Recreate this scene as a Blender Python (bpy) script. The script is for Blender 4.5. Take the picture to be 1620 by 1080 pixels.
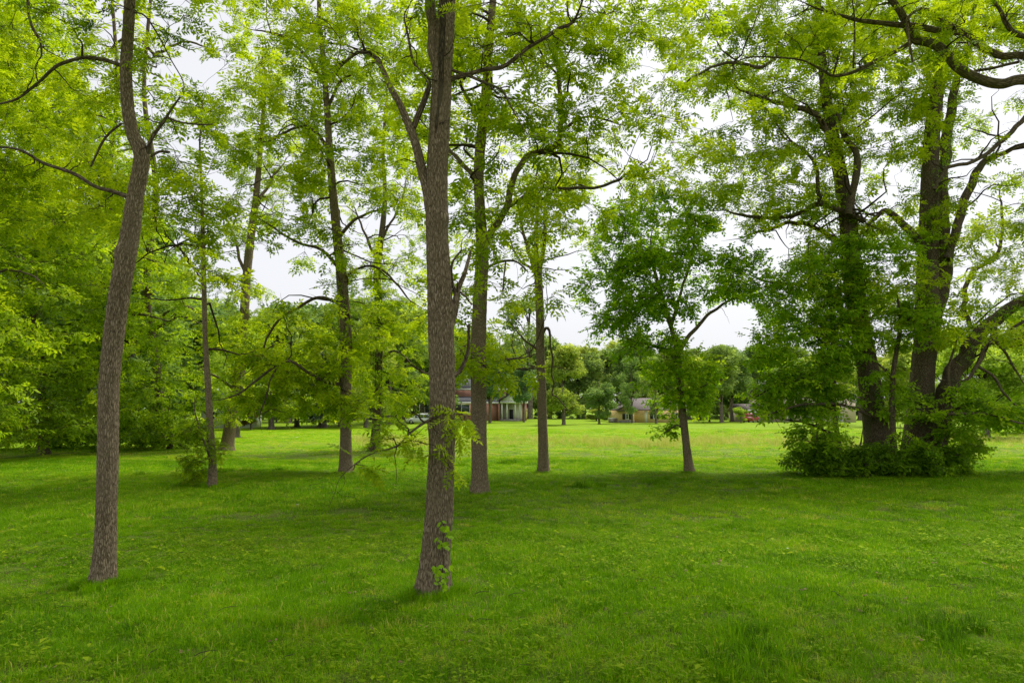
import bpy, math, random
import numpy as np
from mathutils import Vector

for o in list(bpy.data.objects):
    bpy.data.objects.remove(o)
scene = bpy.context.scene
C = scene.collection
R = math.radians
rng = np.random.default_rng(11)
random.seed(11)

# ------------------------------------------------------------------ camera, sky, sun, exposure
CAMH = 2.6
FPX = 1080.0
PITCH = math.atan(105 / FPX)
cam = bpy.data.cameras.new('camera')
cam.sensor_width = 36
cam.lens = 24
cam.clip_start = 0.05
cam.clip_end = 3000
camo = bpy.data.objects.new('camera', cam)
C.objects.link(camo)
camo.location = (0, 0, CAMH)
camo.rotation_euler = (math.pi / 2 + PITCH, 0, 0)
scene.camera = camo

SUN_EL, SUN_AZ = 60, -42          # azimuth measured from +Y (ahead) towards -X (left)
world = bpy.data.worlds.new('World')
scene.world = world
world.use_nodes = True
wn = world.node_tree
bg = wn.nodes['Background']
sky = wn.nodes.new('ShaderNodeTexSky')
sky.sky_type = 'NISHITA'
sky.sun_disc = False
sky.sun_elevation = R(SUN_EL)
sky.sun_rotation = R(-SUN_AZ)
sky.dust_density = 4
hs = wn.nodes.new('ShaderNodeHueSaturation')
hs.inputs['Saturation'].default_value = 0.25
mixw = wn.nodes.new('ShaderNodeMix')
mixw.data_type = 'RGBA'
mixw.inputs['Factor'].default_value = 0.72      # a closed layer of pale cloud over the sky
mixw.inputs['B'].default_value = (4.5, 4.55, 4.75, 1)
wn.links.new(sky.outputs[0], hs.inputs['Color'])
wn.links.new(hs.outputs[0], mixw.inputs['A'])
wn.links.new(mixw.outputs['Result'], bg.inputs['Color'])
bg.inputs['Strength'].default_value = 0.1

sun = bpy.data.lights.new('sun', 'SUN')
sun.energy = 2.4
sun.angle = R(24)
sun.color = (1.0, 0.96, 0.88)
suno = bpy.data.objects.new('sun', sun)
C.objects.link(suno)
sd = Vector((-math.sin(R(SUN_AZ)) * math.cos(R(SUN_EL)), math.cos(R(SUN_AZ)) * math.cos(R(SUN_EL)), math.sin(R(SUN_EL))))
suno.rotation_euler = sd.to_track_quat('Z', 'Y').to_euler()
suno.location = (0, 0, 40)

vs = scene.view_settings
vs.view_transform = 'Standard'
vs.look = 'None'
vs.exposure = 1.05
vs.gamma = 1
vs.use_curve_mapping = False
cy = scene.cycles
cy.max_bounces = 6
cy.diffuse_bounces = 4
cy.transmission_bounces = 5
cy.glossy_bounces = 2
cy.use_denoising = True
cy.debug_use_spatial_splits = True
cy.caustics_reflective = False
cy.caustics_refractive = False
cy.sample_clamp_indirect = 8
cy.adaptive_threshold = 0.015

# ------------------------------------------------------------------ helpers
cp, sp = math.cos(PITCH), math.sin(PITCH)

def at(px, py, Y):
    """the point of the ground-based scene at distance Y seen at photo pixel px, py"""
    x = (px - 810) / FPX
    y = (540 - py) / FPX
    d = np.array((x, cp - y * sp, sp + y * cp))
    t = Y / d[1]
    return d * t + np.array((0, 0, CAMH))

def proj(p):
    p = np.asarray(p, float) - np.array((0, 0, CAMH))
    dep = p[..., 1] * cp + p[..., 2] * sp
    up = -p[..., 1] * sp + p[..., 2] * cp
    return 810 + FPX * p[..., 0] / dep, 540 - FPX * up / dep, dep

def ground_xy(px, py):
    x = (px - 810) / FPX
    y = (540 - py) / FPX
    d = np.array((x, cp - y * sp, sp + y * cp))
    t = CAMH / -d[2]
    return d[0] * t, d[1] * t

def gz(x, y):
    return 0.05 * np.sin(x * 0.31 + 1.3) * np.sin(y * 0.23) + 0.03 * np.sin(x * 0.83 + y * 0.57)

def tag(o, label=None, cat=None, group=None, kind=None):
    if label: o['label'] = label
    if cat: o['category'] = cat
    if group: o['group'] = group
    if kind: o['kind'] = kind
    return o

def empty(name, loc=(0, 0, 0)):
    o = bpy.data.objects.new(name, None)
    C.objects.link(o)
    o.location = loc
    o.empty_display_size = 0.2
    return o

def link(name, me, mat, parent=None):
    o = bpy.data.objects.new(name, me)
    if mat is not None and not me.materials:
        me.materials.append(mat)
    C.objects.link(o)
    if parent is not None:
        o.parent = parent
    return o

def mesh_np(name, verts, quads=None, tris=None, smooth=False, fattr=None, vattr=None):
    me = bpy.data.meshes.new(name)
    verts = np.asarray(verts, np.float32).reshape(-1, 3)
    nq = 0 if quads is None else len(quads)
    nt = 0 if tris is None else len(tris)
    me.vertices.add(len(verts))
    me.vertices.foreach_set('co', verts.ravel())
    idx = []
    if nq: idx.append(np.asarray(quads, np.int32).ravel())
    if nt: idx.append(np.asarray(tris, np.int32).ravel())
    idx = np.concatenate(idx)
    me.loops.add(len(idx))
    me.loops.foreach_set('vertex_index', idx)
    me.polygons.add(nq + nt)
    st = np.concatenate([np.arange(nq) * 4, nq * 4 + np.arange(nt) * 3]).astype(np.int32)
    me.polygons.foreach_set('loop_start', st)
    if smooth:
        me.polygons.foreach_set('use_smooth', np.ones(nq + nt, bool))
    me.update(calc_edges=True)
    if fattr is not None:
        a = me.attributes.new('tint', 'FLOAT', 'FACE')
        a.data.foreach_set('value', np.asarray(fattr, np.float32))
    if vattr is not None:
        a = me.attributes.new('bk', 'FLOAT_VECTOR', 'POINT')
        a.data.foreach_set('vector', np.asarray(vattr, np.float32).ravel())
    return me

def norm(v):
    return v / np.maximum(np.linalg.norm(v, axis=-1, keepdims=True), 1e-9)

def resample(pts, rad, ds):
    """smooth (Catmull-Rom) resampling of a polyline with radii"""
    P = np.asarray(pts, float)
    r = np.asarray(rad, float)
    n = len(P)
    Q = np.vstack([2 * P[0] - P[1], P, 2 * P[-1] - P[-2]])
    rr = np.concatenate([[r[0]], r, [r[-1]]])
    out, ro = [], []
    for i in range(n - 1):
        L = np.linalg.norm(P[i + 1] - P[i])
        k = max(1, int(round(L / ds)))
        t = (np.arange(k) / k)[:, None]
        a, b, c, d = Q[i], Q[i + 1], Q[i + 2], Q[i + 3]
        out.append(0.5 * ((2 * b) + (-a + c) * t + (2 * a - 5 * b + 4 * c - d) * t ** 2 + (-a + 3 * b - 3 * c + d) * t ** 3))
        t = t[:, 0]
        ro.append(r[i] * (1 - t) + r[i + 1] * t)
    out.append(P[-1:])
    ro.append(r[-1:])
    return np.vstack(out), np.concatenate(ro)

def tubes(P, Rr, k):
    """P (m,n,3), Rr (m,n): m tubes of n rings with k sides; returns verts, quads, bark coords"""
    m, n, _ = P.shape
    T = norm(np.gradient(P, axis=1))
    ref = np.where(np.abs(T[:, :1, 2:3]) > 0.85, np.array((1.0, 0.13, 0.0)), np.array((0.07, 0.1, 1.0)))
    ref = np.broadcast_to(ref, T.shape)
    U = norm(np.cross(T, ref))
    V = np.cross(T, U)
    th = np.arange(k) / k * 2 * np.pi
    ring = U[:, :, None, :] * np.cos(th)[:, None] + V[:, :, None, :] * np.sin(th)[:, None]
    verts = P[:, :, None, :] + ring * Rr[:, :, None, None]
    base = (np.arange(m) * n * k)[:, None, None] + (np.arange(n - 1) * k)[None, :, None]
    j = np.arange(k)
    j2 = (j + 1) % k
    q = np.stack([base + j, base + j2, base + k + j2, base + k + j], -1)
    L = np.concatenate([np.zeros((m, 1)), np.cumsum(np.linalg.norm(np.diff(P, axis=1), axis=-1), 1)], 1) + rng.random((m, 1)) * 50
    bk = np.stack([np.cos(th) * Rr[..., None], np.sin(th) * Rr[..., None], np.broadcast_to(L[..., None], (m, n, k))], -1)
    return verts.reshape(-1, 3), q.reshape(-1, 4), bk.reshape(-1, 3)

def fnoise(x, y, seed, oct=3):
    s = np.zeros_like(x, dtype=float)
    r = np.random.default_rng(seed)
    a = 1.0
    f = 1.0
    for _ in range(oct):
        for _ in range(3):
            ang = r.random() * 6.283
            s = s + a / 3 * np.sin(f * (x * math.cos(ang) + y * math.sin(ang)) * (0.7 + 0.6 * r.random()) + r.random() * 6.283)
        a *= 0.5
        f *= 2.1
    return s

def trunk_mesh(name, pts, rad, ds=0.12, k=20, ridges=0.0, seed=0, knots=(), flare=True):
    P, r = resample(pts, rad, ds)
    n = len(P)
    if not flare and n > 4:
        Lc = np.concatenate([[0], np.cumsum(np.linalg.norm(np.diff(P, axis=0), axis=1))])
        env = (np.minimum(r, 0.12) * 0.55 + 0.006) * np.clip(np.minimum(Lc, 1) * 2, 0, 1)
        for ax in range(3):
            P[:, ax] += fnoise(Lc * 5.0, Lc * 0, seed * 3 + ax, 2) * env
    P = P[None]
    T = norm(np.gradient(P, axis=1))[0]
    U = np.zeros((n, 3))
    u = np.cross(T[0], np.array((0.13, 1.0, 0.05)))
    u /= np.linalg.norm(u)
    for i in range(n):
        u = u - T[i] * np.dot(u, T[i])
        u /= np.linalg.norm(u)
        U[i] = u
    V = np.cross(T, U)
    th = np.arange(k) / k * 2 * np.pi
    L = np.concatenate([[0], np.cumsum(np.linalg.norm(np.diff(P[0], axis=0), axis=1))])
    TH, LL = np.meshgrid(th, L)
    rr = r[:, None] * np.ones((1, k))
    rr = rr * (1 + 0.05 * np.sin(2 * TH + seed + 0.5 * LL) + 0.04 * np.sin(3 * TH - 0.7 * LL + seed * 2) + 0.03 * fnoise(TH * 2, LL * 2.2, seed))
    if flare:
        lob = 0.5 + 0.5 * np.sin(5 * TH + seed + 0.6 * np.sin(TH * 2 + seed))
        rr = rr * (1 + (0.26 + 0.42 * lob) * np.exp(-LL / 0.26) * 0.9)
    if ridges > 0:
        nr = max(9, int(round(2 * math.pi * r.mean() / 0.05)))
        ph = nr * TH + 2.2 * np.sin(LL * 2.9 + 1.7 * np.sin(TH + seed)) + 1.6 * np.sin(LL * 7.1 + TH * 3 + seed)
        fur = np.abs(np.sin(ph / 2)) ** 0.7
        brk = 0.75 + 0.25 * np.sin(LL * 23 + 4 * np.sin(nr * TH))
        rr = rr + ridges * (fur * brk - 0.6)
    for (kl, kt, ka, kw) in knots:
        dth = np.angle(np.exp(1j * (TH - kt)))
        rr = rr + ka * np.exp(-((LL - kl) / kw) ** 2 - (dth * r[:, None] / kw) ** 2)
    verts = P[0][:, None, :] + rr[..., None] * (U[:, None] * np.cos(TH)[..., None] + V[:, None] * np.sin(TH)[..., None])
    base = (np.arange(n - 1) * k)[:, None]
    j = np.arange(k)
    j2 = (j + 1) % k
    q = np.stack([base + j, base + j2, base + k + j2, base + k + j], -1).reshape(-1, 4)
    bk = np.stack([np.cos(TH) * r[:, None], np.sin(TH) * r[:, None], LL + seed * 3.7], -1)
    tip = P[0][-1] + T[-1] * r[-1] * 0.8
    vv = np.vstack([verts.reshape(-1, 3), tip[None]])
    bb = np.vstack([bk.reshape(-1, 3), bk.reshape(-1, 3)[-1:]])
    t0 = (n - 1) * k
    tris = np.stack([t0 + j, t0 + j2, np.full(k, n * k)], -1)
    return mesh_np(name, vv, q, tris, True, None, bb)

# ------------------------------------------------------------------ materials
def newmat(name):
    m = bpy.data.materials.new(name)
    m.use_nodes = True
    nt = m.node_tree
    return m, nt, nt.nodes['Principled BSDF'], nt.nodes['Material Output']

def N(nt, typ, **kw):
    n = nt.nodes.new(typ)
    for k, v in kw.items():
        setattr(n, k, v)
    return n

def ramp(nt, fac, stops):
    n = nt.nodes.new('ShaderNodeValToRGB')
    cr = n.color_ramp
    while len(cr.elements) < len(stops):
        cr.elements.new(0.5)
    for e, (p, c) in zip(cr.elements, stops):
        e.position = p
        e.color = (*c, 1)
    nt.links.new(fac, n.inputs[0])
    return n.outputs[0]

def leaf_mat(name, stops, tmix=0.5, tgain=(1.5, 1.45, 0.7), rough=0.6, spec=0.12, inst=False):
    m, nt, b, out = newmat(name)
    a = N(nt, 'ShaderNodeAttribute', attribute_name='tint')
    fac = a.outputs['Fac']
    if inst:
        a2 = N(nt, 'ShaderNodeAttribute', attribute_name='itint')
        a2.attribute_type = 'INSTANCER'
        mm = N(nt, 'ShaderNodeMath', operation='ADD')
        nt.links.new(a.outputs['Fac'], mm.inputs[0])
        nt.links.new(a2.outputs['Fac'], mm.inputs[1])
        fac = mm.outputs[0]
    col = ramp(nt, fac, stops)
    nt.links.new(col, b.inputs['Base Color'])
    b.inputs['Roughness'].default_value = rough
    b.inputs['Specular IOR Level'].default_value = spec
    tr = N(nt, 'ShaderNodeBsdfTranslucent')
    g = N(nt, 'ShaderNodeMix', data_type='RGBA', blend_type='MULTIPLY')
    g.inputs['Factor'].default_value = 1
    g.inputs['B'].default_value = (*tgain, 1)
    nt.links.new(col, g.inputs['A'])
    nt.links.new(g.outputs['Result'], tr.inputs['Color'])
    mx = N(nt, 'ShaderNodeMixShader')
    mx.inputs[0].default_value = tmix
    nt.links.new(b.outputs[0], mx.inputs[1])
    nt.links.new(tr.outputs[0], mx.inputs[2])
    nt.links.new(mx.outputs[0], out.inputs['Surface'])
    return m

def bark_mat(name, dark, mid, light, scale=1.0, bump=1.0, moss=0.0):
    m, nt, b, out = newmat(name)
    a = N(nt, 'ShaderNodeAttribute', attribute_name='bk')
    mp = N(nt, 'ShaderNodeMapping')
    mp.inputs['Scale'].default_value = (28 * scale, 28 * scale, 6.2 * scale)
    nt.links.new(a.outputs['Vector'], mp.inputs['Vector'])
    n1 = N(nt, 'ShaderNodeTexNoise')
    n1.inputs['Scale'].default_value = 1.0
    n1.inputs['Detail'].default_value = 5
    n1.inputs['Distortion'].default_value = 0.8
    nt.links.new(mp.outputs[0], n1.inputs['Vector'])
    v = N(nt, 'ShaderNodeTexVoronoi', feature='DISTANCE_TO_EDGE')
    v.inputs['Scale'].default_value = 0.9
    add = N(nt, 'ShaderNodeVectorMath', operation='ADD')
    sc = N(nt, 'ShaderNodeVectorMath', operation='SCALE')
    sc.inputs['Scale'].default_value = 1.4
    nt.links.new(n1.outputs['Color'], sc.inputs[0])
    nt.links.new(mp.outputs[0], add.inputs[0])
    nt.links.new(sc.outputs[0], add.inputs[1])
    nt.links.new(add.outputs[0], v.inputs['Vector'])
    mr = N(nt, 'ShaderNodeMapRange')
    mr.inputs['From Max'].default_value = 0.28
    nt.links.new(v.outputs['Distance'], mr.inputs['Value'])
    mh = N(nt, 'ShaderNodeMath', operation='MULTIPLY_ADD')
    mh.inputs[1].default_value = 0.6
    nt.links.new(mr.outputs[0], mh.inputs[0])
    mh2 = N(nt, 'ShaderNodeMath', operation='MULTIPLY')
    mh2.inputs[1].default_value = 0.55
    nt.links.new(n1.outputs['Fac'], mh2.inputs[0])
    nt.links.new(mh2.outputs[0], mh.inputs[2])
    col = ramp(nt, mh.outputs[0], [(0.22, dark), (0.5, mid), (0.85, light)])
    # lichen and damp patches with a shape of their own
    n2 = N(nt, 'ShaderNodeTexNoise')
    n2.inputs['Scale'].default_value = 1.7
    n2.inputs['Detail'].default_value = 4
    tc = N(nt, 'ShaderNodeTexCoord')
    nt.links.new(tc.outputs['Object'], n2.inputs['Vector'])
    f = N(nt, 'ShaderNodeMapRange')
    f.inputs['From Min'].default_value = 0.48
    f.inputs['From Max'].default_value = 0.72
    f.inputs['To Max'].default_value = 0.35 + moss
    nt.links.new(n2.outputs['Fac'], f.inputs['Value'])
    mx = N(nt, 'ShaderNodeMix', data_type='RGBA')
    mx.inputs['B'].default_value = (0.11, 0.12, 0.05, 1) if moss else (0.3, 0.235, 0.165, 1)
    nt.links.new(f.outputs[0], mx.inputs['Factor'])
    nt.links.new(col, mx.inputs['A'])
    nt.links.new(mx.outputs['Result'], b.inputs['Base Color'])
    b.inputs['Roughness'].default_value = 0.9
    b.inputs['Specular IOR Level'].default_value = 0.15
    bp = N(nt, 'ShaderNodeBump')
    bp.inputs['Strength'].default_value = 0.9
    bp.inputs['Distance'].default_value = 0.022 * bump
    nt.links.new(mh.outputs[0], bp.inputs['Height'])
    nt.links.new(bp.outputs[0], b.inputs['Normal'])
    return m

def plain_mat(name, col, rough=0.6, spec=0.3, var=0.12, scale=3.0, metal=0.0):
    m, nt, b, out = newmat(name)
    n = N(nt, 'ShaderNodeTexNoise')
    n.inputs['Scale'].default_value = scale
    n.inputs['Detail'].default_value = 4
    tc = N(nt, 'ShaderNodeTexCoord')
    nt.links.new(tc.outputs['Object'], n.inputs['Vector'])
    c = np.array(col)
    col2 = ramp(nt, n.outputs['Fac'], [(0.3, tuple(c * (1 - var))), (0.7, tuple(np.minimum(c * (1 + var), 1)))])
    nt.links.new(col2, b.inputs['Base Color'])
    b.inputs['Roughness'].default_value = rough
    b.inputs['Specular IOR Level'].default_value = spec
    b.inputs['Metallic'].default_value = metal
    return m

M = {}
M['bark'] = bark_mat('bark_walnut', (0.075, 0.054, 0.034), (0.235, 0.172, 0.112), (0.36, 0.28, 0.195), 1.8, 1.4)
M['bark_dark'] = bark_mat('bark_dark', (0.04, 0.029, 0.019), (0.12, 0.087, 0.057), (0.21, 0.16, 0.11), 1.3, moss=0.25)
M['bark_far'] = bark_mat('bark_far', (0.07, 0.055, 0.045), (0.17, 0.14, 0.11), (0.26, 0.22, 0.18), 0.4)
M['bark_crease_shade'] = bark_mat('bark_crease_shade', (0.022, 0.017, 0.011), (0.065, 0.049, 0.032), (0.11, 0.085, 0.055), 1.5)  # very dark bark: the trunk crease's shade put into the colour
M['twig'] = plain_mat('twig_bark', (0.06, 0.042, 0.03), 0.85, 0.1, 0.3, 5)
M['leaf_walnut'] = leaf_mat('leaf_walnut', [(0.0, (0.10, 0.19, 0.006)), (0.45, (0.275, 0.39, 0.008)), (1.0, (0.50, 0.59, 0.016))], 0.56)
M['leaf_edge'] = leaf_mat('leaf_forest_edge', [(0.0, (0.075, 0.15, 0.006)), (0.5, (0.275, 0.42, 0.009)), (1.0, (0.51, 0.62, 0.02))], 0.5)
M['leaf_maple'] = leaf_mat('leaf_maple', [(0.0, (0.075, 0.16, 0.008)), (0.5, (0.24, 0.42, 0.012)), (1.0, (0.45, 0.59, 0.018))], 0.54)
M['leaf_far'] = leaf_mat('leaf_far', [(0.0, (0.05, 0.115, 0.022)), (0.5, (0.105, 0.20, 0.035)), (1.0, (0.20, 0.31, 0.05))], 0.4)
M['leaf_spruce'] = leaf_mat('leaf_spruce', [(0.0, (0.06, 0.11, 0.07)), (1.0, (0.15, 0.21, 0.14))], 0.15)
M['leaf_bronze'] = leaf_mat('leaf_bronze', [(0.0, (0.10, 0.07, 0.02)), (1.0, (0.24, 0.17, 0.05))], 0.35)
M['grass'] = leaf_mat('grass_blades', [(0.0, (0.05, 0.13, 0.003)), (0.3, (0.122, 0.30, 0.002)), (0.55, (0.20, 0.41, 0.003)), (0.8, (0.345, 0.53, 0.006)), (1.0, (0.50, 0.47, 0.10))], 0.42, (1.45, 1.35, 0.6), 0.6, 0.08, True)
M['weed'] = leaf_mat('weed_leaf', [(0.0, (0.08, 0.17, 0.006)), (0.6, (0.22, 0.36, 0.008)), (1.0, (0.34, 0.45, 0.015))], 0.4, (1.4, 1.3, 0.6), 0.6, 0.08, True)
M['dead_leaf'] = leaf_mat('dead_leaf', [(0.0, (0.10, 0.06, 0.03)), (0.5, (0.22, 0.14, 0.07)), (1.0, (0.36, 0.26, 0.14))], 0.2, (1, 1, 1), 0.7, 0.1, True)
M['straw'] = leaf_mat('dry_straw', [(0.0, (0.34, 0.42, 0.04)), (0.5, (0.58, 0.57, 0.13)), (1.0, (0.76, 0.70, 0.28))], 0.35, (1.1, 1.1, 1.0), 0.6, 0.2, True)

# ------------------------------------------------------------------ ground
def ground_material():
    m, nt, b, out = newmat('meadow_ground')
    tc = N(nt, 'ShaderNodeTexCoord')
    n1 = N(nt, 'ShaderNodeTexNoise')
    n1.inputs['Scale'].default_value = 0.35
    n1.inputs['Detail'].default_value = 6
    n1.inputs['Roughness'].default_value = 0.65
    n2 = N(nt, 'ShaderNodeTexNoise')
    n2.inputs['Scale'].default_value = 9
    n2.inputs['Detail'].default_value = 6
    n2.inputs['Roughness'].default_value = 0.7
    for n in (n1, n2):
        nt.links.new(tc.outputs['Object'], n.inputs['Vector'])
    mm = N(nt, 'ShaderNodeMath', operation='MULTIPLY_ADD')
    mm.inputs[1].default_value = 0.55
    nt.links.new(n1.outputs['Fac'], mm.inputs[0])
    m2 = N(nt, 'ShaderNodeMath', operation='MULTIPLY')
    m2.inputs[1].default_value = 0.45
    nt.links.new(n2.outputs['Fac'], m2.inputs[0])
    nt.links.new(m2.outputs[0], mm.inputs[2])
    col = ramp(nt, mm.outputs[0], [(0.32, (0.11, 0.12, 0.015)), (0.45, (0.145, 0.24, 0.004)), (0.58, (0.195, 0.315, 0.005)), (0.72, (0.25, 0.37, 0.008))])
    # bare soil spots
    n3 = N(nt, 'ShaderNodeTexNoise')
    n3.inputs['Scale'].default_value = 1.3
    n3.inputs['Detail'].default_value = 5
    nt.links.new(tc.outputs['Object'], n3.inputs['Vector'])
    mr = N(nt, 'ShaderNodeMapRange')
    mr.inputs['From Min'].default_value = 0.62
    mr.inputs['From Max'].default_value = 0.7
    mr.inputs['To Max'].default_value = 0.7
    nt.links.new(n3.outputs['Fac'], mr.inputs['Value'])
    mx = N(nt, 'ShaderNodeMix', data_type='RGBA')
    mx.inputs['B'].default_value = (0.13, 0.095, 0.05, 1)
    nt.links.new(mr.outputs[0], mx.inputs['Factor'])
    nt.links.new(col, mx.inputs['A'])
    # dead thatch between the blades of the uncut part, fresh mown turf beyond it
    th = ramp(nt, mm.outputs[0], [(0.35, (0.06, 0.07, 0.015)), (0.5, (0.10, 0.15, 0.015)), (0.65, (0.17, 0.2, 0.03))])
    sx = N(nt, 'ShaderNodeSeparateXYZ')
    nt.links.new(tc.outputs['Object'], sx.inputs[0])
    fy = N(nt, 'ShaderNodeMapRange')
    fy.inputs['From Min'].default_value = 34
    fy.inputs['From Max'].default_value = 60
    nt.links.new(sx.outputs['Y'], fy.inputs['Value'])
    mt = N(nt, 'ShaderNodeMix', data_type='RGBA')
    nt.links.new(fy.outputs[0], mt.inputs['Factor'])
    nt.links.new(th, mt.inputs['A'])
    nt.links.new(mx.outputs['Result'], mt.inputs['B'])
    nt.links.new(mt.outputs['Result'], b.inputs['Base Color'])
    b.inputs['Roughness'].default_value = 0.85
    b.inputs['Specular IOR Level'].default_value = 0.1
    bp = N(nt, 'ShaderNodeBump')
    bp.inputs['Strength'].default_value = 0.8
    bp.inputs['Distance'].default_value = 0.06
    nt.links.new(n2.outputs['Fac'], bp.inputs['Height'])
    nt.links.new(bp.outputs[0], b.inputs['Normal'])
    return m

def build_ground():
    xs = np.concatenate([[-1500, -700, -300, -160], np.linspace(-100, 100, 161), [160, 300, 700, 1500]])
    ys = np.concatenate([[-600, -200, -80], np.linspace(-30, 180, 169), [260, 500, 1000, 2000]])
    X, Y = np.meshgrid(xs, ys)
    Z = gz(X, Y) * np.where((np.abs(X) < 110) & (Y < 190) & (Y > -40), 1, 0)
    Z = Z + 0.35 * np.exp(-(((X - 0) / 30) ** 2 + ((Y - 140) / 14) ** 2))
    nx, ny = len(xs), len(ys)
    i = np.arange(ny - 1)[:, None] * nx + np.arange(nx - 1)[None]
    q = np.stack([i, i + 1, i + nx + 1, i + nx], -1).reshape(-1, 4)
    me = mesh_np('ground', np.stack([X, Y, Z], -1), q, smooth=True)
    o = link('ground', me, ground_material())
    tag(o, 'green meadow floor under the trees and across the open field', 'ground', kind='structure')
build_ground()

# ------------------------------------------------------------------ foliage templates: arrays of quads (nq,4,3), spray runs along +X
def leaflet(b, d, side, L, w, r):
    d = norm(np.array(d, float))
    s = norm(np.array(side, float))
    up = np.cross(d, s)
    f = r.uniform(-0.12, 0.25) * w
    mid = b + d * L * 0.45
    return [b, mid + s * w / 2 + up * f, b + d * L - up * L * r.uniform(0, 0.2), mid - s * w / 2 + up * f]

def tpl_pinnate(pairs, L, ll, lw, seed, rachis=False):
    r = np.random.default_rng(seed)
    q = []
    f = lambda x: np.array((x, 0.04 * L * math.sin(x / L * 3 + seed), -0.22 * L * (x / L) ** 2))
    for i in range(pairs):
        x = L * (0.2 + 0.75 * i / max(1, pairs - 1))
        sz = 0.65 + 0.45 * math.sin(math.pi * (0.15 + 0.8 * i / pairs))
        for s in (-1, 1):
            a = R(r.uniform(48, 72))
            d = (math.cos(a), s * math.sin(a), r.uniform(-0.45, 0.1))
            q.append(leaflet(f(x + r.uniform(-0.01, 0.01)), d, (-math.sin(a), s * math.cos(a), r.uniform(-0.3, 0.3)), ll * sz * r.uniform(0.85, 1.1), lw * sz, r))
    q.append(leaflet(f(L), (1, r.uniform(-0.2, 0.2), -0.4), (0, 1, 0), ll, lw, r))
    if rachis:
        for i in range(3):
            a, b = f(L * i / 3), f(L * (i + 1) / 3)
            o = np.array((0, 0.003, 0))
            q.append([a - o, a + o, b + o, b - o])
    return np.array(q)

def tpl_broad(n, L, ll, lw, seed):
    r = np.random.default_rng(seed)
    q = []
    for i in range(n):
        x = L * (0.1 + 0.9 * i / max(1, n - 1))
        s = 1 if i % 2 else -1
        a = R(r.uniform(25, 80))
        d = (math.cos(a), s * math.sin(a), r.uniform(-0.7, 0.0))
        sz = r.uniform(0.7, 1.15)
        q.append(leaflet(np.array((x, 0, -0.12 * L * (x / L) ** 2)), d, (-math.sin(a), s * math.cos(a), r.uniform(-0.35, 0.35)), ll * sz, lw * sz, r))
    return np.array(q)

def tpl_far(n, rad, s, seed):
    r = np.random.default_rng(seed)
    q = []
    for i in range(n):
        c = r.normal(0, rad, 3)
        c[2] *= 0.6
        d = r.normal(0, 1, 3)
        d[2] *= 0.5
        e = np.cross(d, r.normal(0, 1, 3))
        sz = s * r.uniform(0.6, 1.3)
        q.append(leaflet(c, d, e, sz, sz * 0.7, r))
    return np.array(q)

TPL = {
    'near': [tpl_pinnate(8, 0.46, 0.115, 0.04, s, True) for s in range(4)],
    'walnut': [tpl_pinnate(4, 0.44, 0.18, 0.078, 10 + s) for s in range(5)],
    'edge': [tpl_broad(6, 0.5, 0.26, 0.12, 20 + s) for s in range(5)],
    'maple': [tpl_broad(6, 0.36, 0.17, 0.105, 30 + s) for s in range(5)],
    'shrub': [tpl_broad(7, 0.40, 0.19, 0.09, 40 + s) for s in range(5)],
    'far': [tpl_far(7, 0.30, 0.42, 50 + s) for s in range(5)],
    'over': [tpl_pinnate(3, 0.6, 0.3, 0.13, 70 + s) for s in range(4)],
    'weed': [tpl_broad(5, 0.16, 0.07, 0.045, 60 + s) for s in range(4)],
}

def leaf_mesh(name, pos, dirs, scale, tint, tpls, roll=0.38):
    n = len(pos)
    X = norm(dirs)
    up = np.array((0, 0, 1.0)) + rng.normal(0, roll, (n, 3))
    Yv = norm(np.cross(up, X))
    Z = np.cross(X, Yv)
    which = rng.integers(0, len(tpls), n)
    V, Tn = [], []
    for k, t in enumerate(tpls):
        s = which == k
        if not s.any():
            continue
        tv = t.reshape(-1, 3)
        F = np.stack([X[s], Yv[s], Z[s]], 1)                       # rows are axes
        v = np.einsum('vk,nkj->nvj', tv, F) * scale[s][:, None, None] + pos[s][:, None, :]
        V.append(v.reshape(-1, 3))
        Tn.append((tint[s][:, None] + rng.normal(0, 0.10, (s.sum(), len(t)))).ravel())
    V = np.concatenate(V)
    Tn = np.clip(np.concatenate(Tn), 0, 1)
    q = np.arange(len(V)).reshape(-1, 4)
    return mesh_np(name, V, q, fattr=Tn)

# ------------------------------------------------------------------ tree builder
GAPS = []

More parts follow.
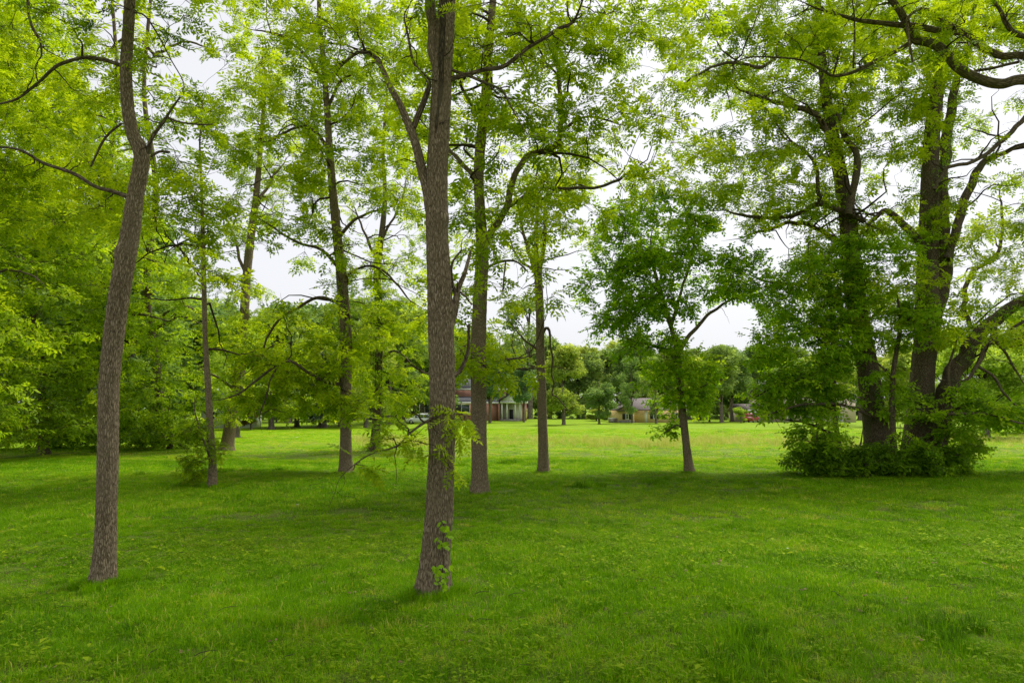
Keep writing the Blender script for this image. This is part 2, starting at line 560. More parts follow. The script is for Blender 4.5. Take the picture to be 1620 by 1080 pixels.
class Tree:
    def __init__(self, name, label, Y, base_px, cat='tree', group=None, bark='bark', leaf='leaf_walnut', tpl='walnut'):
        self.name, self.label, self.Y, self.cat, self.group = name, label, Y, cat, group
        self.bark, self.leaf, self.tpl = bark, leaf, tpl
        b = at(base_px[0], base_px[1], Y) if base_px is not None else None
        self.root = np.array((b[0], Y, gz(b[0], Y))) if b is not None else None
        self.limbs = []
        self.pool_p, self.pool_r = [], []
        self.clumps = []
        self.boughs = 0
    def limb(self, pts, name='limb', leafy=True, Yoff=0.0, pool_from=0.0, ridges=0.0, k=12, ds=0.15, knots=(), mat=None):
        """pts: (px, py, width px[, depth offset]) traced in the photo, each set at its own distance"""
        P, r = [], []
        for p in pts:
            Y = self.Y + Yoff + (p[3] if len(p) > 3 else 0)
            w = at(p[0], p[1], Y)
            _, _, dep = proj(w)
            P.append(w)
            r.append(p[2] / 2 * dep / FPX * 0.93)
        return self.limb3(P, r, name, leafy, pool_from, ridges, k, ds, knots, mat)
    def limb3(self, P, r, name='limb', leafy=True, pool_from=0.0, ridges=0.0, k=12, ds=0.15, knots=(), mat=None):
        P = np.array(P, float)
        r = np.array(r, float)
        if name == 'trunk':
            zb = gz(P[0][0], P[0][1])
            P[0][2] = zb - 0.06
            self.root = np.array((P[0][0], P[0][1], zb))
        if leafy and r[-1] > 0.006:
            d = P[-1] - P[-2]
            d = d / np.linalg.norm(d)
            L = min(2.2, 14 * r[-1] + 0.7)
            ex, er, q = [], [], P[-1]
            for f in (0.55, 0.3, 0.1):
                d = d + rng.normal(0, 0.25, 3) + np.array((0, 0, 0.08))
                d = d / np.linalg.norm(d)
                q = q + d * L / 3
                ex.append(q)
                er.append(max(r[-1] * f, 0.003))
            P, r = np.vstack([P, ex]), np.concatenate([r, er])
        self.limbs.append((name, P, r, ridges, k, ds, knots, mat))
        Q, rq = resample(P, r, 0.25)
        if leafy:
            i = int(len(Q) * pool_from)
            self.pool_p.append(Q[i:])
            self.pool_r.append(rq[i:])
        return Q
    def clump(self, c, r, nt=11, ns=2.4, sc=1.0, flat=0.55, tint=0.45, tpl=None):
        self.clumps.append((np.array(c, float), r, nt, ns, sc, flat, tint, tpl or self.tpl))
    def clump_px(self, px, py, r, dY=0.0, **kw):
        self.clump(at(px, py, self.Y + dY), r, **kw)
    def build(self):
        root = empty(self.name, tuple(self.root))
        tag(root, self.label, self.cat, self.group)
        off = self.root
        for i, (nm, P, r, ridges, k, ds, knots, mat) in enumerate(self.limbs):
            me = trunk_mesh(nm, P - off, r, ds, k, ridges, i + int(abs(off[0]) * 7), knots, nm == 'trunk')
            link(nm, me, M[mat or (self.bark if nm == 'trunk' or r[0] > 0.07 else 'bark_dark')], root)  # thin limbs get darker bark, their backlit look put into the colour
        if self.clumps:
            PP = np.concatenate(self.pool_p)
            PR = np.concatenate(self.pool_r)
            cs = self.clumps
            d0 = [np.min(np.linalg.norm(PP - c[0], axis=1)) for c in cs]
            order = np.argsort(d0)
            BP, BR, TP, TR = [], [], [], []
            for (nm, P_, r_, *_x) in self.limbs:               # short bare side twigs
                if nm == 'trunk': continue
                Q, rq = resample(P_, r_, 0.1)
                for _ in range(int(len(Q) * 0.1 / (0.3 if self.Y < 15 else 0.7))):
                    j = int(rng.integers(1, len(Q)))
                    q, d = Q[j], norm(rng.normal(0, 1, 3))
                    L = rng.uniform(0.15, 0.6) * (1 if self.Y < 15 else 1.6)
                    pts = [q]
                    for _k in range(6):
                        d = norm(d + rng.normal(0, 0.3, 3))
                        q = q + d * L / 6
                        pts.append(q)
                    BP.append(np.array(pts))
                    BR.append(np.linspace(min(0.012, rq[j] * 0.6), 0.0025, 7))
            nb = self.boughs
            ok = np.where((PR > 0.02) & (PR < 0.2) & (PP[:, 2] > 4))[0]
            for _ in range(nb if len(ok) else 0):         # crooked secondary boughs
                j = int(rng.choice(ok))
                q, a = PP[j], rng.random() * 6.283
                d = np.array((math.cos(a), math.sin(a), rng.uniform(-0.1, 0.7)))
                L = rng.uniform(1.6, 4.0)
                pts = [q]
                for _k in range(6):
                    d = d + rng.normal(0, 0.38, 3) * np.array((1, 1, 0.8))
                    d = d / np.linalg.norm(d)
                    q = q + d * L / 6
                    pts.append(q)
                pts = np.array(pts)
                rad = np.linspace(min(PR[j] * 0.6, 0.05), 0.010, 7)
                BP.append(pts)
                BR.append(rad)
                PP = np.vstack([PP, pts[1:]])
                PR = np.concatenate([PR, rad[1:]])
            LP, LD, LS, LT, LK = [], [], [], [], []
            for oi in order:
                c, cr, nt_, ns, sc, flat, tint, tpl = cs[oi]
                d = np.linalg.norm(PP - c, axis=1) + np.maximum(0, PP[:, 2] - c[2]) * 0.9
                j = int(np.argmin(d))
                s, rs = PP[j], PR[j]
                L = np.linalg.norm(c - s)
                t = np.linspace(0, 1, 7)[:, None]
                bow = np.array((rng.normal(0, 0.10), rng.normal(0, 0.10), rng.uniform(0.02, 0.16))) * L
                path = s + (c - s) * t + bow * np.sin(t * np.pi) + rng.normal(0, 0.045, (7, 3)) * L * np.sin(t * np.pi)
                r0 = min(rs * 0.75, 0.014 + 0.016 * L)
                rad = r0 + (0.006 - r0) * t[:, 0] ** 0.8
                rad = np.maximum(rad, 0.005)
                BP.append(path)
                BR.append(rad)
                PP = np.vstack([PP, path[2:]])
                PR = np.concatenate([PR, rad[2:]])
                nt_ = max(3, int(nt_))
                near = np.where(np.linalg.norm(path - c, axis=1) < 1.1 * cr)[0]
                st = path[rng.choice(near, nt_)]
                e = rng.normal(0, 1, (nt_, 3))
                e = norm(e) * (rng.random((nt_, 1)) ** 0.45) * cr
                e[:, 2] *= flat
                en = c + e
                t4 = np.linspace(0, 1, 3)[None, :, None]
                ln = np.linalg.norm(en - st, axis=1)[:, None, None]
                tp = st[:, None] + (en - st)[:, None] * t4 + rng.normal(0, 0.06, (nt_, 3, 3)) * ln * np.sin(t4 * np.pi) + np.array((0, 0, -0.05)) * ln * t4 ** 2
                keep = max(2, int(nt_ * (0.65 if tpl != 'over' else 0.2)))
                TP.append(tp[:keep])
                TR.append(np.broadcast_to(np.array((0.0075, 0.0055, 0.003)), (keep, 3)))
                cnt = int(round(nt_ * ns))
                w = rng.integers(0, nt_, cnt)
                u = rng.random(cnt) ** 0.6
                a, b = tp[w, 0] * 0.7 + tp[w, 2] * 0.3, tp[w, 2]
                pos = a + (b - a) * u[:, None]
                dr = norm(b - a) + rng.normal(0, 0.75, (cnt, 3)) * np.array((1, 1, 0.45))
                dr[:, 2] -= 0.12
                LK += [tpl] * cnt
                LP.append(pos)
                LD.append(dr)
                LS.append(sc * rng.uniform(0.65, 1.2, cnt))
                LT.append(np.clip(tint + rng.normal(0, 0.10) + rng.normal(0, 0.12, cnt), 0, 1))
            v1, q1, b1 = tubes(np.array(BP), np.array(BR), 5)
            TPc, TRc = np.concatenate(TP), np.concatenate(TR)
            v2, q2, b2 = tubes(TPc, TRc, 3)
            me = mesh_np('branches', np.vstack([v1, v2]) - off, np.vstack([q1, q2 + len(v1)]), smooth=True, vattr=np.vstack([b1, b2]))
            bo = link('branches', me, M['twig'], root)
            bo['kind'] = 'stuff'
            LP, LD, LS, LT, LK = np.concatenate(LP), np.concatenate(LD), np.concatenate(LS), np.concatenate(LT), np.array(LK)
            for tk in sorted(set(LK)):
                s = LK == tk
                co = link('crown', leaf_mesh('crown', LP[s] - off, LD[s], LS[s], LT[s], TPL[tk]), M[self.leaf], root)
                co['kind'] = 'stuff'
        self.obj = root
        return root

TREES = []
def T(*a, **k):
    t = Tree(*a, **k)
    TREES.append(t)
    return t

# ---- slender walnut, left foreground
t1 = T('walnut_tree', 'bare slender leaning trunk in the left foreground, kinked near the top', 10.4, (163, 915), tpl='near')
t1.limb([(163, 918, 37), (166, 860, 35), (169, 780, 32), (171, 700, 31), (173, 610, 30), (181, 530, 31), (192, 450, 31), (206, 370, 28), (214, 310, 25),
         (223, 262, 25), (222, 238, 23), (210, 212, 20), (202, 170, 19), (199, 110, 19), (203, 40, 18), (206, -40, 17), (203, -160, 15), (212, -330, 11), (205, -520, 6)],
        'trunk', True, 0, 0.62, 0.010, 64, 0.035, knots=[(5.05, 1.0, 0.03, 0.1), (3.2, 2.5, 0.02, 0.12)])
t1.limb([(192, 104, 7), (165, 95, 7), (130, 93, 6), (95, 105, 6), (60, 130, 5), (25, 155, 4), (-20, 172, 3, 0.3)], k=10, ds=0.06)
t1.limb([(204, 312, 8), (180, 303, 7), (150, 295, 6), (115, 276, 6), (70, 258, 5), (30, 238, 4), (-20, 234, 3)], k=10, ds=0.06)
t1.limb([(232, 245, 8), (240, 218, 6), (255, 195, 5), (270, 175, 4), (286, 154, 3)], k=8, ds=0.05, leafy=False)
t1.limb([(265, 186, 4), (285, 193, 3), (315, 197, 3), (338, 196, 2)], k=6, ds=0.05, leafy=False)
t1.limb([(238, 248, 5), (252, 240, 5), (268, 241, 4)], k=6, ds=0.05, leafy=False)
t1.limb([(193, 195, 4), (175, 210, 4), (158, 232, 4), (143, 262, 3)], k=6, ds=0.05, leafy=False)
t1.limb([(205, 20, 3), (228, 25, 3), (250, 55, 3), (270, 95, 2), (290, 130, 2)], k=6, ds=0.05)
t1.limb([(40, -60, 5), (42, 0, 5), (50, 40, 5), (63, 65, 5), (66, 88, 3)], k=6, ds=0.05, Yoff=1, leafy=False)
for x, y, s in ((108, 8, .28), (150, 22, .3), (160, 44, .25), (172, 8, .3), (255, 12, .3), (268, 42, .28), (300, 25, .2), (115, 45, .2), (272, 60, .22), (225, -30, .4), (245, 90, .2), (150, -40, .5), (60, 20, .4), (20, 45, .4)):
    t1.clump_px(x, y, s, rng.uniform(-0.6, 0.6), nt=4, ns=1.6, sc=0.8, tint=0.3)

# ---- big walnut in the middle
t2 = T('walnut_tree', 'thickest foreground trunk near the middle with leafy vine at its foot', 9.9, (688, 935), tpl='near')
t2.limb([(686, 938, 50), (690, 880, 46), (695, 820, 44), (698, 750, 43), (700, 680, 42), (699, 600, 43), (697, 520, 43), (694, 440, 41), (691, 380, 38), (690, 320, 39), (691, 270, 38),
         (695, 200, 36), (698, 150, 35), (701, 90, 33), (706, 30, 30), (709, -40, 27), (712, -150, 22), (705, -320, 15), (710, -520, 8)],
        'trunk', True, 0, 0.72, 0.013, 72, 0.04, knots=[(5.45, 2.6, 0.05, 0.1), (2.4, 0.4, 0.03, 0.14), (4.1, 2.8, 0.03, 0.1)])
t2.limb([(687, 270, 4, -0.135), (691, 200, 7, -0.15), (696, 130, 9, -0.15), (701, 60, 10, -0.15), (705, 0, 11, -0.15), (716, -90, 13, -0.2), (730, -240, 10, -0.6), (760, -420, 6, -1)], k=14, ds=0.06, pool_from=0.5, mat='bark_crease_shade')  # darkened limb standing in for the shaded crease between the stems
t2.limb([(692, 120, 18), (686, 60, 19), (682, 20, 18), (676, -30, 17), (660, -130, 14), (640, -300, 9, -0.5)], k=14, ds=0.06, pool_from=0.5)
t2.limb([(690, 360, 20), (676, 315, 19), (666, 270, 18), (658, 235, 16), (649, 205, 15), (634, 175, 12), (618, 142, 11), (606, 110, 9), (590, 88, 8), (566, 80, 6, .3), (545, 98, 5, .5)], k=14, ds=0.06, pool_from=0.6, ridges=0.004)
t2.limb([(650, 212, 11), (660, 185, 11), (671, 155, 10), (676, 128, 8), (664, 112, 6), (652, 96, 5), (646, 60, 4)], k=10, ds=0.06, pool_from=0.5)
t2.limb([(704, 130, 9), (722, 122, 8), (760, 112, 7), (790, 108, 7), (815, 92, 7), (845, 70, 6), (880, 48, 6), (905, 38, 5), (920, 10, 3, -.2), (935, -40, 3, -.4)], k=10, ds=0.06, pool_from=0.35)
t2.limb([(700, 106, 6), (725, 115, 5), (755, 125, 5), (790, 140, 4), (808, 170, 3)], k=8, ds=0.06)
t2.limb([(703, 535, 22), (713, 505, 16), (721, 478, 12), (726, 455, 9), (735, 430, 7), (742, 408, 5), (746, 395, 2)], k=12, ds=0.05, ridges=0.004, leafy=False)
t2.limb([(722, 470, 6), (715, 440, 5), (716, 415, 4), (730, 395, 3)], k=7, ds=0.05, leafy=False)
t2.limb([(728, 462, 4), (738, 470, 3), (746, 482, 2)], k=6, ds=0.05, leafy=False)
t2.limb([(706, 600, 9, .1), (725, 588, 8, .3), (738, 565, 7, .4), (742, 540, 6, .4), (743, 515, 5, .4)], k=8, ds=0.05, leafy=False)
t2.limb([(690, 660, 6, -.15), (672, 668, 5, -.3), (648, 685, 4, -.4), (628, 706, 3, -.5), (590, 716, 2.5, -.6), (560, 735, 2, -.6)], k=8, ds=0.05)
t2.limb([(712, 655, 4), (722, 650, 3), (732, 655, 2, -.2)], k=6, ds=0.05)
for x, y, s, d in ((640, 672, .16, -.4), (612, 690, .16, -.5), (590, 700, .14, -.55), (570, 730, .14, -.6), (560, 742, .12, -.6), (655, 640, .14, -.4), (628, 655, .15, -.45), (668, 700, .12, -.35),
                   (705, 655, .13, -.3), (722, 652, .12, -.2), (735, 662, .1, -.2), (718, 680, .1, -.2), (640, 700, .14, -.5), (600, 660, .12, -.4), (705, 715, .08, -.25), (712, 740, .06, -.2)):
    t2.clump_px(x, y, s, d, nt=4, ns=1.5, sc=0.8, tint=0.5)
for x, y, s in ((560, 85, .4), (535, 105, .4), (585, 60, .35), (640, 60, .3), (650, 30, .4), (615, 100, .3), (760, 90, .35), (800, 60, .4), (850, 40, .4), (900, 20, .4), (870, 80, .3), (935, 5, .4), (790, 150, .3), (745, 60, .35), (720, 20, .4), (560, 30, .4), (510, 30, .4), (670, -20, .4), (760, 10, .4), (980, 20, .3)):
    t2.clump_px(x, y, s, rng.uniform(-0.8, 1.2), nt=6, ns=1.7, sc=0.75, tint=0.45)

# ---- walnut behind the middle one
t3 = T('walnut_tree', 'straight forked walnut trunk just right of the thickest foreground trunk', 21.6, (760, 775))
t3.limb([(760, 778, 28), (758, 720, 25), (757, 640, 25), (757, 560, 25), (760, 470, 24), (763, 400, 22), (760, 340, 19), (757, 270, 18), (763, 200, 17), (770, 130, 15), (774, 70, 13), (780, 0, 11), (786, -80, 9), (780, -200, 6)],
        'trunk', True, 0, 0.45, 0.014, 40, 0.07)
t3.limb([(764, 395, 14), (778, 368, 12), (793, 345, 11), (803, 318, 11), (812, 285, 10), (822, 262, 10), (838, 246, 10), (862, 238, 10), (880, 224, 9), (887, 200, 9), (888, 160, 8), (884, 120, 7), (880, 85, 6), (895, 40, 4), (900, -20, 3)], pool_from=0.35)
t3.limb([(884, 212, 6), (900, 198, 5), (925, 186, 4), (960, 190, 3), (985, 198, 2)])
t3.limb([(800, 330, 6), (850, 300, 6, 1), (890, 298, 6, 1.5), (940, 296, 5, 2), (980, 285, 5, 2), (990, 275, 4, 2), (1020, 278, 3, 2), (1028, 262, 2, 2)])
t3.limb([(758, 300, 9), (745, 275, 8), (728, 255, 8), (715, 243, 6), (700, 225, 5)])
t3.limb([(768, 150, 6), (752, 175, 7), (742, 160, 6), (728, 135, 5), (720, 105, 4)])
t3.limb([(760, 430, 6), (780, 418, 5), (805, 412, 4), (820, 416, 3), (835, 430, 2)], leafy=False)
t3.limb([(800, 414, 3), (797, 440, 2.5), (795, 465, 2)], leafy=False, k=6)
t3.limb([(762, 590, 6), (780, 575, 5), (800, 568, 4), (818, 567, 3)])
t3.limb([(758, 560, 5), (740, 545, 4), (728, 555, 4)], leafy=False)

# ---- walnut left of centre with arching boughs
t4 = T('walnut_tree', 'mossy walnut with boughs arching down to the left over the grass', 28, (547, 745), bark='bark_dark')
t4.limb([(547, 747, 23), (547, 690, 20), (547, 620, 19), (548, 550, 19), (545, 490, 18), (540, 430, 17), (534, 380, 15), (528, 320, 14), (522, 250, 13), (518, 180, 11), (512, 100, 9), (505, 20, 7), (505, -100, 5)],
        'trunk', True, 0, 0.35, 0.012, 32, 0.09, mat='bark')
t4.limb([(546, 492, 7), (530, 476, 6), (505, 470, 6), (475, 484, 5), (447, 502, 5), (425, 530, 4), (414, 560, 3), (395, 585, 2)])
t4.limb([(540, 430, 7), (520, 405, 6), (500, 392, 5), (475, 385, 4), (450, 372, 4), (425, 355, 3), (402, 340, 2)])
t4.limb([(545, 610, 6, 0), (510, 602, 6, -1), (485, 588, 5, -1.5), (462, 572, 5, -2), (432, 580, 4, -2), (410, 598, 4, -2), (385, 618, 3, -2), (362, 628, 2, -2)])
t4.limb([(440, 578, 3, -2), (428, 600, 3, -2), (420, 630, 2.5, -2), (412, 655, 2, -2)], k=6)
t4.limb([(532, 380, 7), (548, 360, 6), (565, 345, 5), (590, 335, 4)])
t4.limb([(520, 240, 7), (505, 215, 6), (480, 200, 5), (450, 210, 4), (430, 222, 3)])
t4.limb([(543, 445, 6), (560, 428, 5), (585, 422, 4), (610, 430, 4), (640, 465, 3)])
t4.limb([(518, 170, 6), (540, 130, 5), (570, 110, 4)])
t4.limb([(516, 140, 6), (490, 95, 5), (450, 60, 4), (420, 50, 3)])

t5 = T('ivy_covered_tree', 'thin tree wrapped in climbing leaves behind the arching walnut', 42, (592, 712), bark='bark_dark')
t5.limb([(592, 713, 17), (596, 660, 14), (599, 580, 14), (600, 500, 13), (597, 430, 12), (604, 370, 10), (609, 310, 8), (606, 240, 6), (612, 150, 4)], 'trunk', True, 0, 0.3, 0.01, 20, 0.15)
t5.limb([(600, 420, 6), (588, 395, 5), (578, 370, 4), (565, 340, 3)])
t5.limb([(604, 380, 5), (620, 350, 4), (632, 325, 4), (640, 300, 3)])
t5.limb([(600, 570, 5), (625, 555, 4), (650, 575, 4), (672, 590, 3)])

t6 = T('dying_tree', 'thin pale dying tree with snapped branch hanging beside its trunk', 28, (860, 745))
t6.limb([(860, 747, 18), (859, 690, 16), (857, 620, 16), (855, 560, 15), (854, 500, 15), (852, 450, 14), (850, 425, 13), (848, 395, 8), (849, 360, 6), (850, 320, 5), (848, 280, 3)], 'trunk', True, 0, 0.6, 0.014, 28, 0.08)
t6.limb([(852, 435, 9), (843, 415, 7), (835, 395, 6), (829, 370, 5), (824, 345, 4), (815, 310, 3)])
t6.limb([(853, 430, 9), (858, 400, 7), (862, 370, 6), (861, 340, 5), (866, 300, 3)])
t6.limb([(852, 440, 6), (840, 425, 5), (828, 418, 4), (818, 405, 3)])
t6.limb([(857, 528, 7), (864, 518, 5), (869, 522, 4.5), (870, 545, 3), (874, 565, 3.4), (873, 590, 2.6), (877, 606, 2.4), (873, 622, 2.8), (882, 628, 2.2), (893, 642, 1.8), (904, 655, 1)], leafy=False, k=8, ds=0.1, mat='bark_dark')
t6.limb([(853, 555, 5), (840, 545, 4), (828, 535, 3), (818, 525, 2)], k=7)
t6.limb([(852, 580, 4), (830, 582, 3), (815, 584, 2)], k=6)

t7 = T('maple_tree', 'small round-crowned dark green tree standing alone before the yellow house', 27.5, (1090, 747), leaf='leaf_maple', tpl='maple')
t7.limb([(1091, 749, 17), (1086, 705, 13), (1081, 660, 13), (1076, 615, 12), (1073, 570, 11), (1068, 540, 8), (1058, 505, 7), (1048, 470, 6), (1036, 430, 5), (1030, 390, 3)], 'trunk', True, 0, 0.5, 0.008, 24, 0.08)
t7.limb([(1074, 560, 8), (1085, 538, 7), (1105, 515, 6), (1125, 495, 5), (1150, 478, 4), (1180, 465, 3)])
t7.limb([(1073, 575, 6), (1055, 555, 5), (1030, 545, 4), (1000, 538, 3), (975, 530, 2)])
t7.limb([(1062, 515, 6), (1072, 480, 5), (1085, 440, 4), (1095, 400, 3), (1100, 350, 2)])
t7.limb([(1048, 470, 5), (1025, 445, 4), (990, 430, 3), (955, 425, 2)])
t7.limb([(1082, 680, 3), (1072, 672, 3), (1058, 680, 2)], k=6)
t7.limb([(1078, 640, 3), (1095, 620, 3), (1115, 610, 2)], k=6)
def ell(t, cx, cy, rx, ry, n, r, dY=2.0, **kw):
    for _ in range(n):
        a = rng.random() * 6.283
        u = math.sqrt(rng.random())
        t.clump_px(cx + rx * u * math.cos(a), cy + ry * u * math.sin(a), r * rng.uniform(0.75, 1.25), rng.uniform(-dY, dY), **kw)
ell(t7, 1050, 360, 100, 58, 62, 0.75, 2.4, nt=11, tint=0.55)
ell(t7, 1075, 440, 112, 58, 60, 0.7, 2.4, nt=11, tint=0.5)
ell(t7, 985, 460, 68, 78, 38, 0.7, 2.0, nt=11, tint=0.5)
ell(t7, 1000, 530, 60, 35, 14, 0.6, 1.6, nt=10, tint=0.5)
ell(t7, 1070, 590, 58, 62, 44, 0.6, 1.5, nt=11, tint=0.62)
ell(t7, 1115, 610, 26, 42, 14, 0.5, 1.0, nt=10, tint=0.66)
ell(t7, 1165, 425, 45, 55, 18, 0.65, 1.5, nt=10, tint=0.5)
ell(t7, 1062, 682, 22, 12, 4, 0.35, 0.6, nt=6, tint=0.4)

t8 = T('sapling_tree', 'tall very thin tree with leafy shoots around its foot, left side', 22.8, (336, 768))
t8.limb([(336, 770, 15), (336, 730, 12), (332, 670, 11), (329, 610, 10), (325, 540, 8), (323, 460, 8), (321, 380, 7), (319, 300, 5), (316, 230, 3), (319, 175, 1.5)], 'trunk', True, 0, 0.35, 0.006, 18, 0.1)
t8.limb([(335, 735, 5, -.2), (326, 705, 4, -.4), (316, 680, 3, -.5), (308, 650, 2, -.5)], k=6)
t8.limb([(325, 460, 4), (310, 430, 3), (290, 400, 3), (265, 375, 2)], k=6)
ell(t8, 310, 712, 28, 54, 24, 0.34, 0.6, nt=9, ns=2.2, sc=0.55, tint=0.3)
ell(t8, 345, 700, 22, 22, 6, 0.25, 0.4, nt=6, ns=2, sc=0.5, tint=0.35)

t9 = T('leaning_tree', 'grey trunk leaning right behind the very thin left tree', 43, (360, 710))
t9.limb([(358, 712, 23), (363, 680, 20), (372, 640, 18), (379, 590, 17), (384, 540, 16), (388, 470, 15), (394, 400, 14), (402, 340, 12), (408, 280, 9), (415, 200, 7), (420, 120, 5)], 'trunk', True, 0, 0.45, 0.012, 22, 0.12)
t9.limb([(392, 440, 6), (380, 410, 5), (372, 380, 4), (360, 350, 3)])
t9.limb([(404, 330, 6), (420, 300, 5), (440, 270, 4)])
t9.limb([(376, 620, 5), (350, 600, 4), (330, 590, 3)])

# ---- right hand group
r1 = T('ivy_covered_walnut', 'massive leaning trunk, left of the two big ones in the right thicket', 28, (1388, 735), bark='bark_dark')
r1.limb([(1392, 735, 50), (1386, 690, 42), (1380, 640, 38), (1372, 580, 35), (1362, 520, 33), (1352, 460, 31), (1345, 400, 28), (1340, 340, 26), (1330, 280, 22), (1318, 215, 20), (1305, 140, 16), (1298, 60, 12), (1290, -40, 9), (1280, -160, 6)],
        'trunk', True, 0, 0.4, 0.015, 40, 0.09)
r1.limb([(1368, 350, 10), (1350, 342, 11), (1325, 330, 11), (1300, 322, 10), (1270, 335, 8), (1235, 345, 7), (1200, 345, 6), (1165, 338, 4)], Yoff=-0.5)
r1.limb([(1342, 340, 14), (1350, 300, 12), (1357, 265, 12), (1350, 235, 10), (1335, 215, 8)], Yoff=-0.8)
r1.limb([(1298, 325, 8), (1294, 300, 7), (1292, 265, 6), (1275, 240, 5), (1255, 225, 4)], Yoff=-0.8)
r1.limb([(1315, 220, 10), (1295, 185, 9), (1270, 172, 9), (1240, 165, 7), (1205, 155, 6), (1180, 145, 4)], Yoff=-0.8)
r1.limb([(1345, 400, 10), (1310, 372, 8), (1260, 352, 7), (1220, 362, 5), (1185, 372, 3)], Yoff=0.5)
r1.limb([(1360, 520, 8), (1310, 470, 6), (1260, 450, 5), (1210, 445, 4)], Yoff=-0.5)
r1.limb([(1230, 90, 6), (1205, 105, 6), (1150, 100, 5), (1100, 120, 4), (1080, 135, 3)], Yoff=-1.5)
r1.limb([(1385, 660, 7, -.6), (1330, 640, 5, -1.4), (1270, 640, 4, -2), (1215, 655, 3, -2.4)])

r2 = T('ivy_covered_walnut', 'tallest ivy-covered double trunk, right of the two big ones in the thicket', 28.6, (1455, 735), bark='bark_dark')
r2.limb([(1452, 738, 62), (1452, 690, 48), (1456, 640, 42), (1460, 580, 38), (1466, 520, 36), (1468, 450, 33), (1468, 390, 29), (1470, 320, 28), (1472, 250, 26), (1478, 180, 24), (1488, 110, 20), (1495, 40, 15), (1500, -60, 11), (1505, -180, 7)],
        'trunk', True, 0, 0.42, 0.015, 44, 0.09)
r2.limb([(1468, 540, 24, .3), (1482, 490, 26, .4), (1492, 440, 26, .5), (1494, 390, 23, .5), (1490, 330, 20, .5), (1492, 260, 17, .6), (1504, 180, 15, .6), (1514, 130, 12, .6), (1535, 60, 9, .8), (1550, -40, 6, 1)], k=22, ridges=0.01, pool_from=0.5)
r2.limb([(1498, 410, 15), (1512, 365, 15), (1524, 330, 14), (1538, 290, 13), (1552, 262, 11), (1580, 245, 8), (1620, 230, 6)], Yoff=-0.6)
r2.limb([(1462, 395, 14), (1445, 372, 13), (1428, 352, 12), (1410, 338, 10), (1395, 335, 8), (1380, 350, 6)], Yoff=-0.5)
r2.limb([(1478, 300, 6), (1500, 265, 6), (1540, 255, 6), (1570, 235, 7), (1600, 210, 8), (1640, 165, 9)], Yoff=-1.2)
r2.limb([(1468, 720, 33, -.3), (1480, 670, 31, -.4), (1496, 625, 29, -.4), (1516, 580, 27, -.5), (1540, 540, 25, -.6), (1566, 512, 22, -.6), (1595, 490, 20, -.6), (1630, 470, 18, -.6), (1700, 430, 16, -.4), (1780, 350, 10)], k=24, ridges=0.012, pool_from=0.5)
r2.limb([(1568, 510, 13, -.9), (1572, 530, 12, -1), (1560, 550, 10, -1.1), (1550, 572, 8, -1.2), (1540, 590, 6, -1.3), (1530, 600, 5, -1.3)], k=10)
r2.limb([(1548, 580, 6, -1.2), (1575, 598, 5, -1.4), (1590, 625, 4, -1.5), (1615, 645, 3, -1.6), (1650, 655, 3, -1.6)], k=8)
r2.limb([(1575, 540, 6, -1), (1592, 560, 4, -1), (1610, 590, 3, -1)], k=8)
r2.limb([(1600, 520, 5, -1), (1630, 500, 4, -1)], k=8, leafy=False)
r2.limb([(1455, 650, 6, -1), (1500, 655, 5, -2), (1560, 655, 4, -2.6), (1610, 668, 3, -3)], k=8)
r2.limb([(1535, 520, 7, 1), (1525, 470, 8, 1.5), (1540, 430, 7, 2), (1580, 400, 6, 2.5), (1585, 330, 4, 2.5)], k=10)

# ---- tree whose limbs reach in at the upper right
t10 = T('overhanging_tree', 'tree outside the right edge whose bare limbs reach in at the top', 12.5, (1760, 900), bark='bark_dark', tpl='near')
b10 = np.array((11.6, 12.8, 0.0))
t10.limb3([b10, b10 + (0.05, 0, 2.5), b10 + (-0.1, 0, 5), b10 + (-0.3, 0, 7), b10 + (0, 0.2, 10), b10 + (0.2, 0, 13), b10 + (0, 0, 16)], [0.42, 0.34, 0.31, 0.28, 0.22, 0.14, 0.06], 'trunk', True, 0.6, 0.012, 40, 0.1)
t10.limb([(1780, 190, 24), (1690, 150, 20), (1620, 126, 17), (1585, 131, 16), (1555, 124, 16), (1520, 108, 15), (1492, 84, 14), (1468, 66, 14), (1448, 58, 13), (1438, 40, 12), (1422, 18, 11), (1400, -10, 9), (1370, -50, 6)], k=16, ds=0.06, ridges=0.005, pool_from=0.45)
t10.limb([(1780, 160, 20), (1690, 120, 15), (1620, 92, 12), (1580, 86, 11), (1548, 72, 12), (1524, 54, 12), (1480, 48, 10), (1440, 41, 10), (1400, 36, 8), (1360, 32, 7), (1320, 20, 5), (1290, 12, 3)], k=14, ds=0.06, ridges=0.004, pool_from=0.4)
t10.limb([(1440, 68, 8), (1420, 80, 7), (1390, 95, 7), (1360, 110, 6), (1320, 120, 5), (1300, 112, 4), (1265, 95, 3), (1220, 90, 3), (1180, 92, 2)], k=9, ds=0.06, pool_from=0.2)
t10.limb([(1436, 50, 5, -.2), (1436, 30, 5, -.2), (1450, 17, 5, -.1), (1470, 17, 5, -.1), (1490, 32, 5, 0), (1515, 45, 5, 0)], k=9, ds=0.05, mat='bark', leafy=False)
t10.limb([(1436, 46, 5, -.2), (1438, 70, 5, -.25), (1443, 98, 3, -.25)], k=8, ds=0.05, mat='bark', leafy=False)
t10.limb([(1525, 122, 5, .4), (1545, 112, 5, .4), (1580, 104, 5, .4), (1610, 98, 5, .4)], k=8, ds=0.05, leafy=False)
t10.limb([(1640, 60, 9), (1605, 55, 9), (1590, 38, 8), (1582, 15, 6), (1560, -20, 5)], k=9, ds=0.05)
t10.limb([(1350, 108, 3), (1352, 60, 3), (1349, 0, 2), (1345, -40, 2)], k=6, ds=0.06)
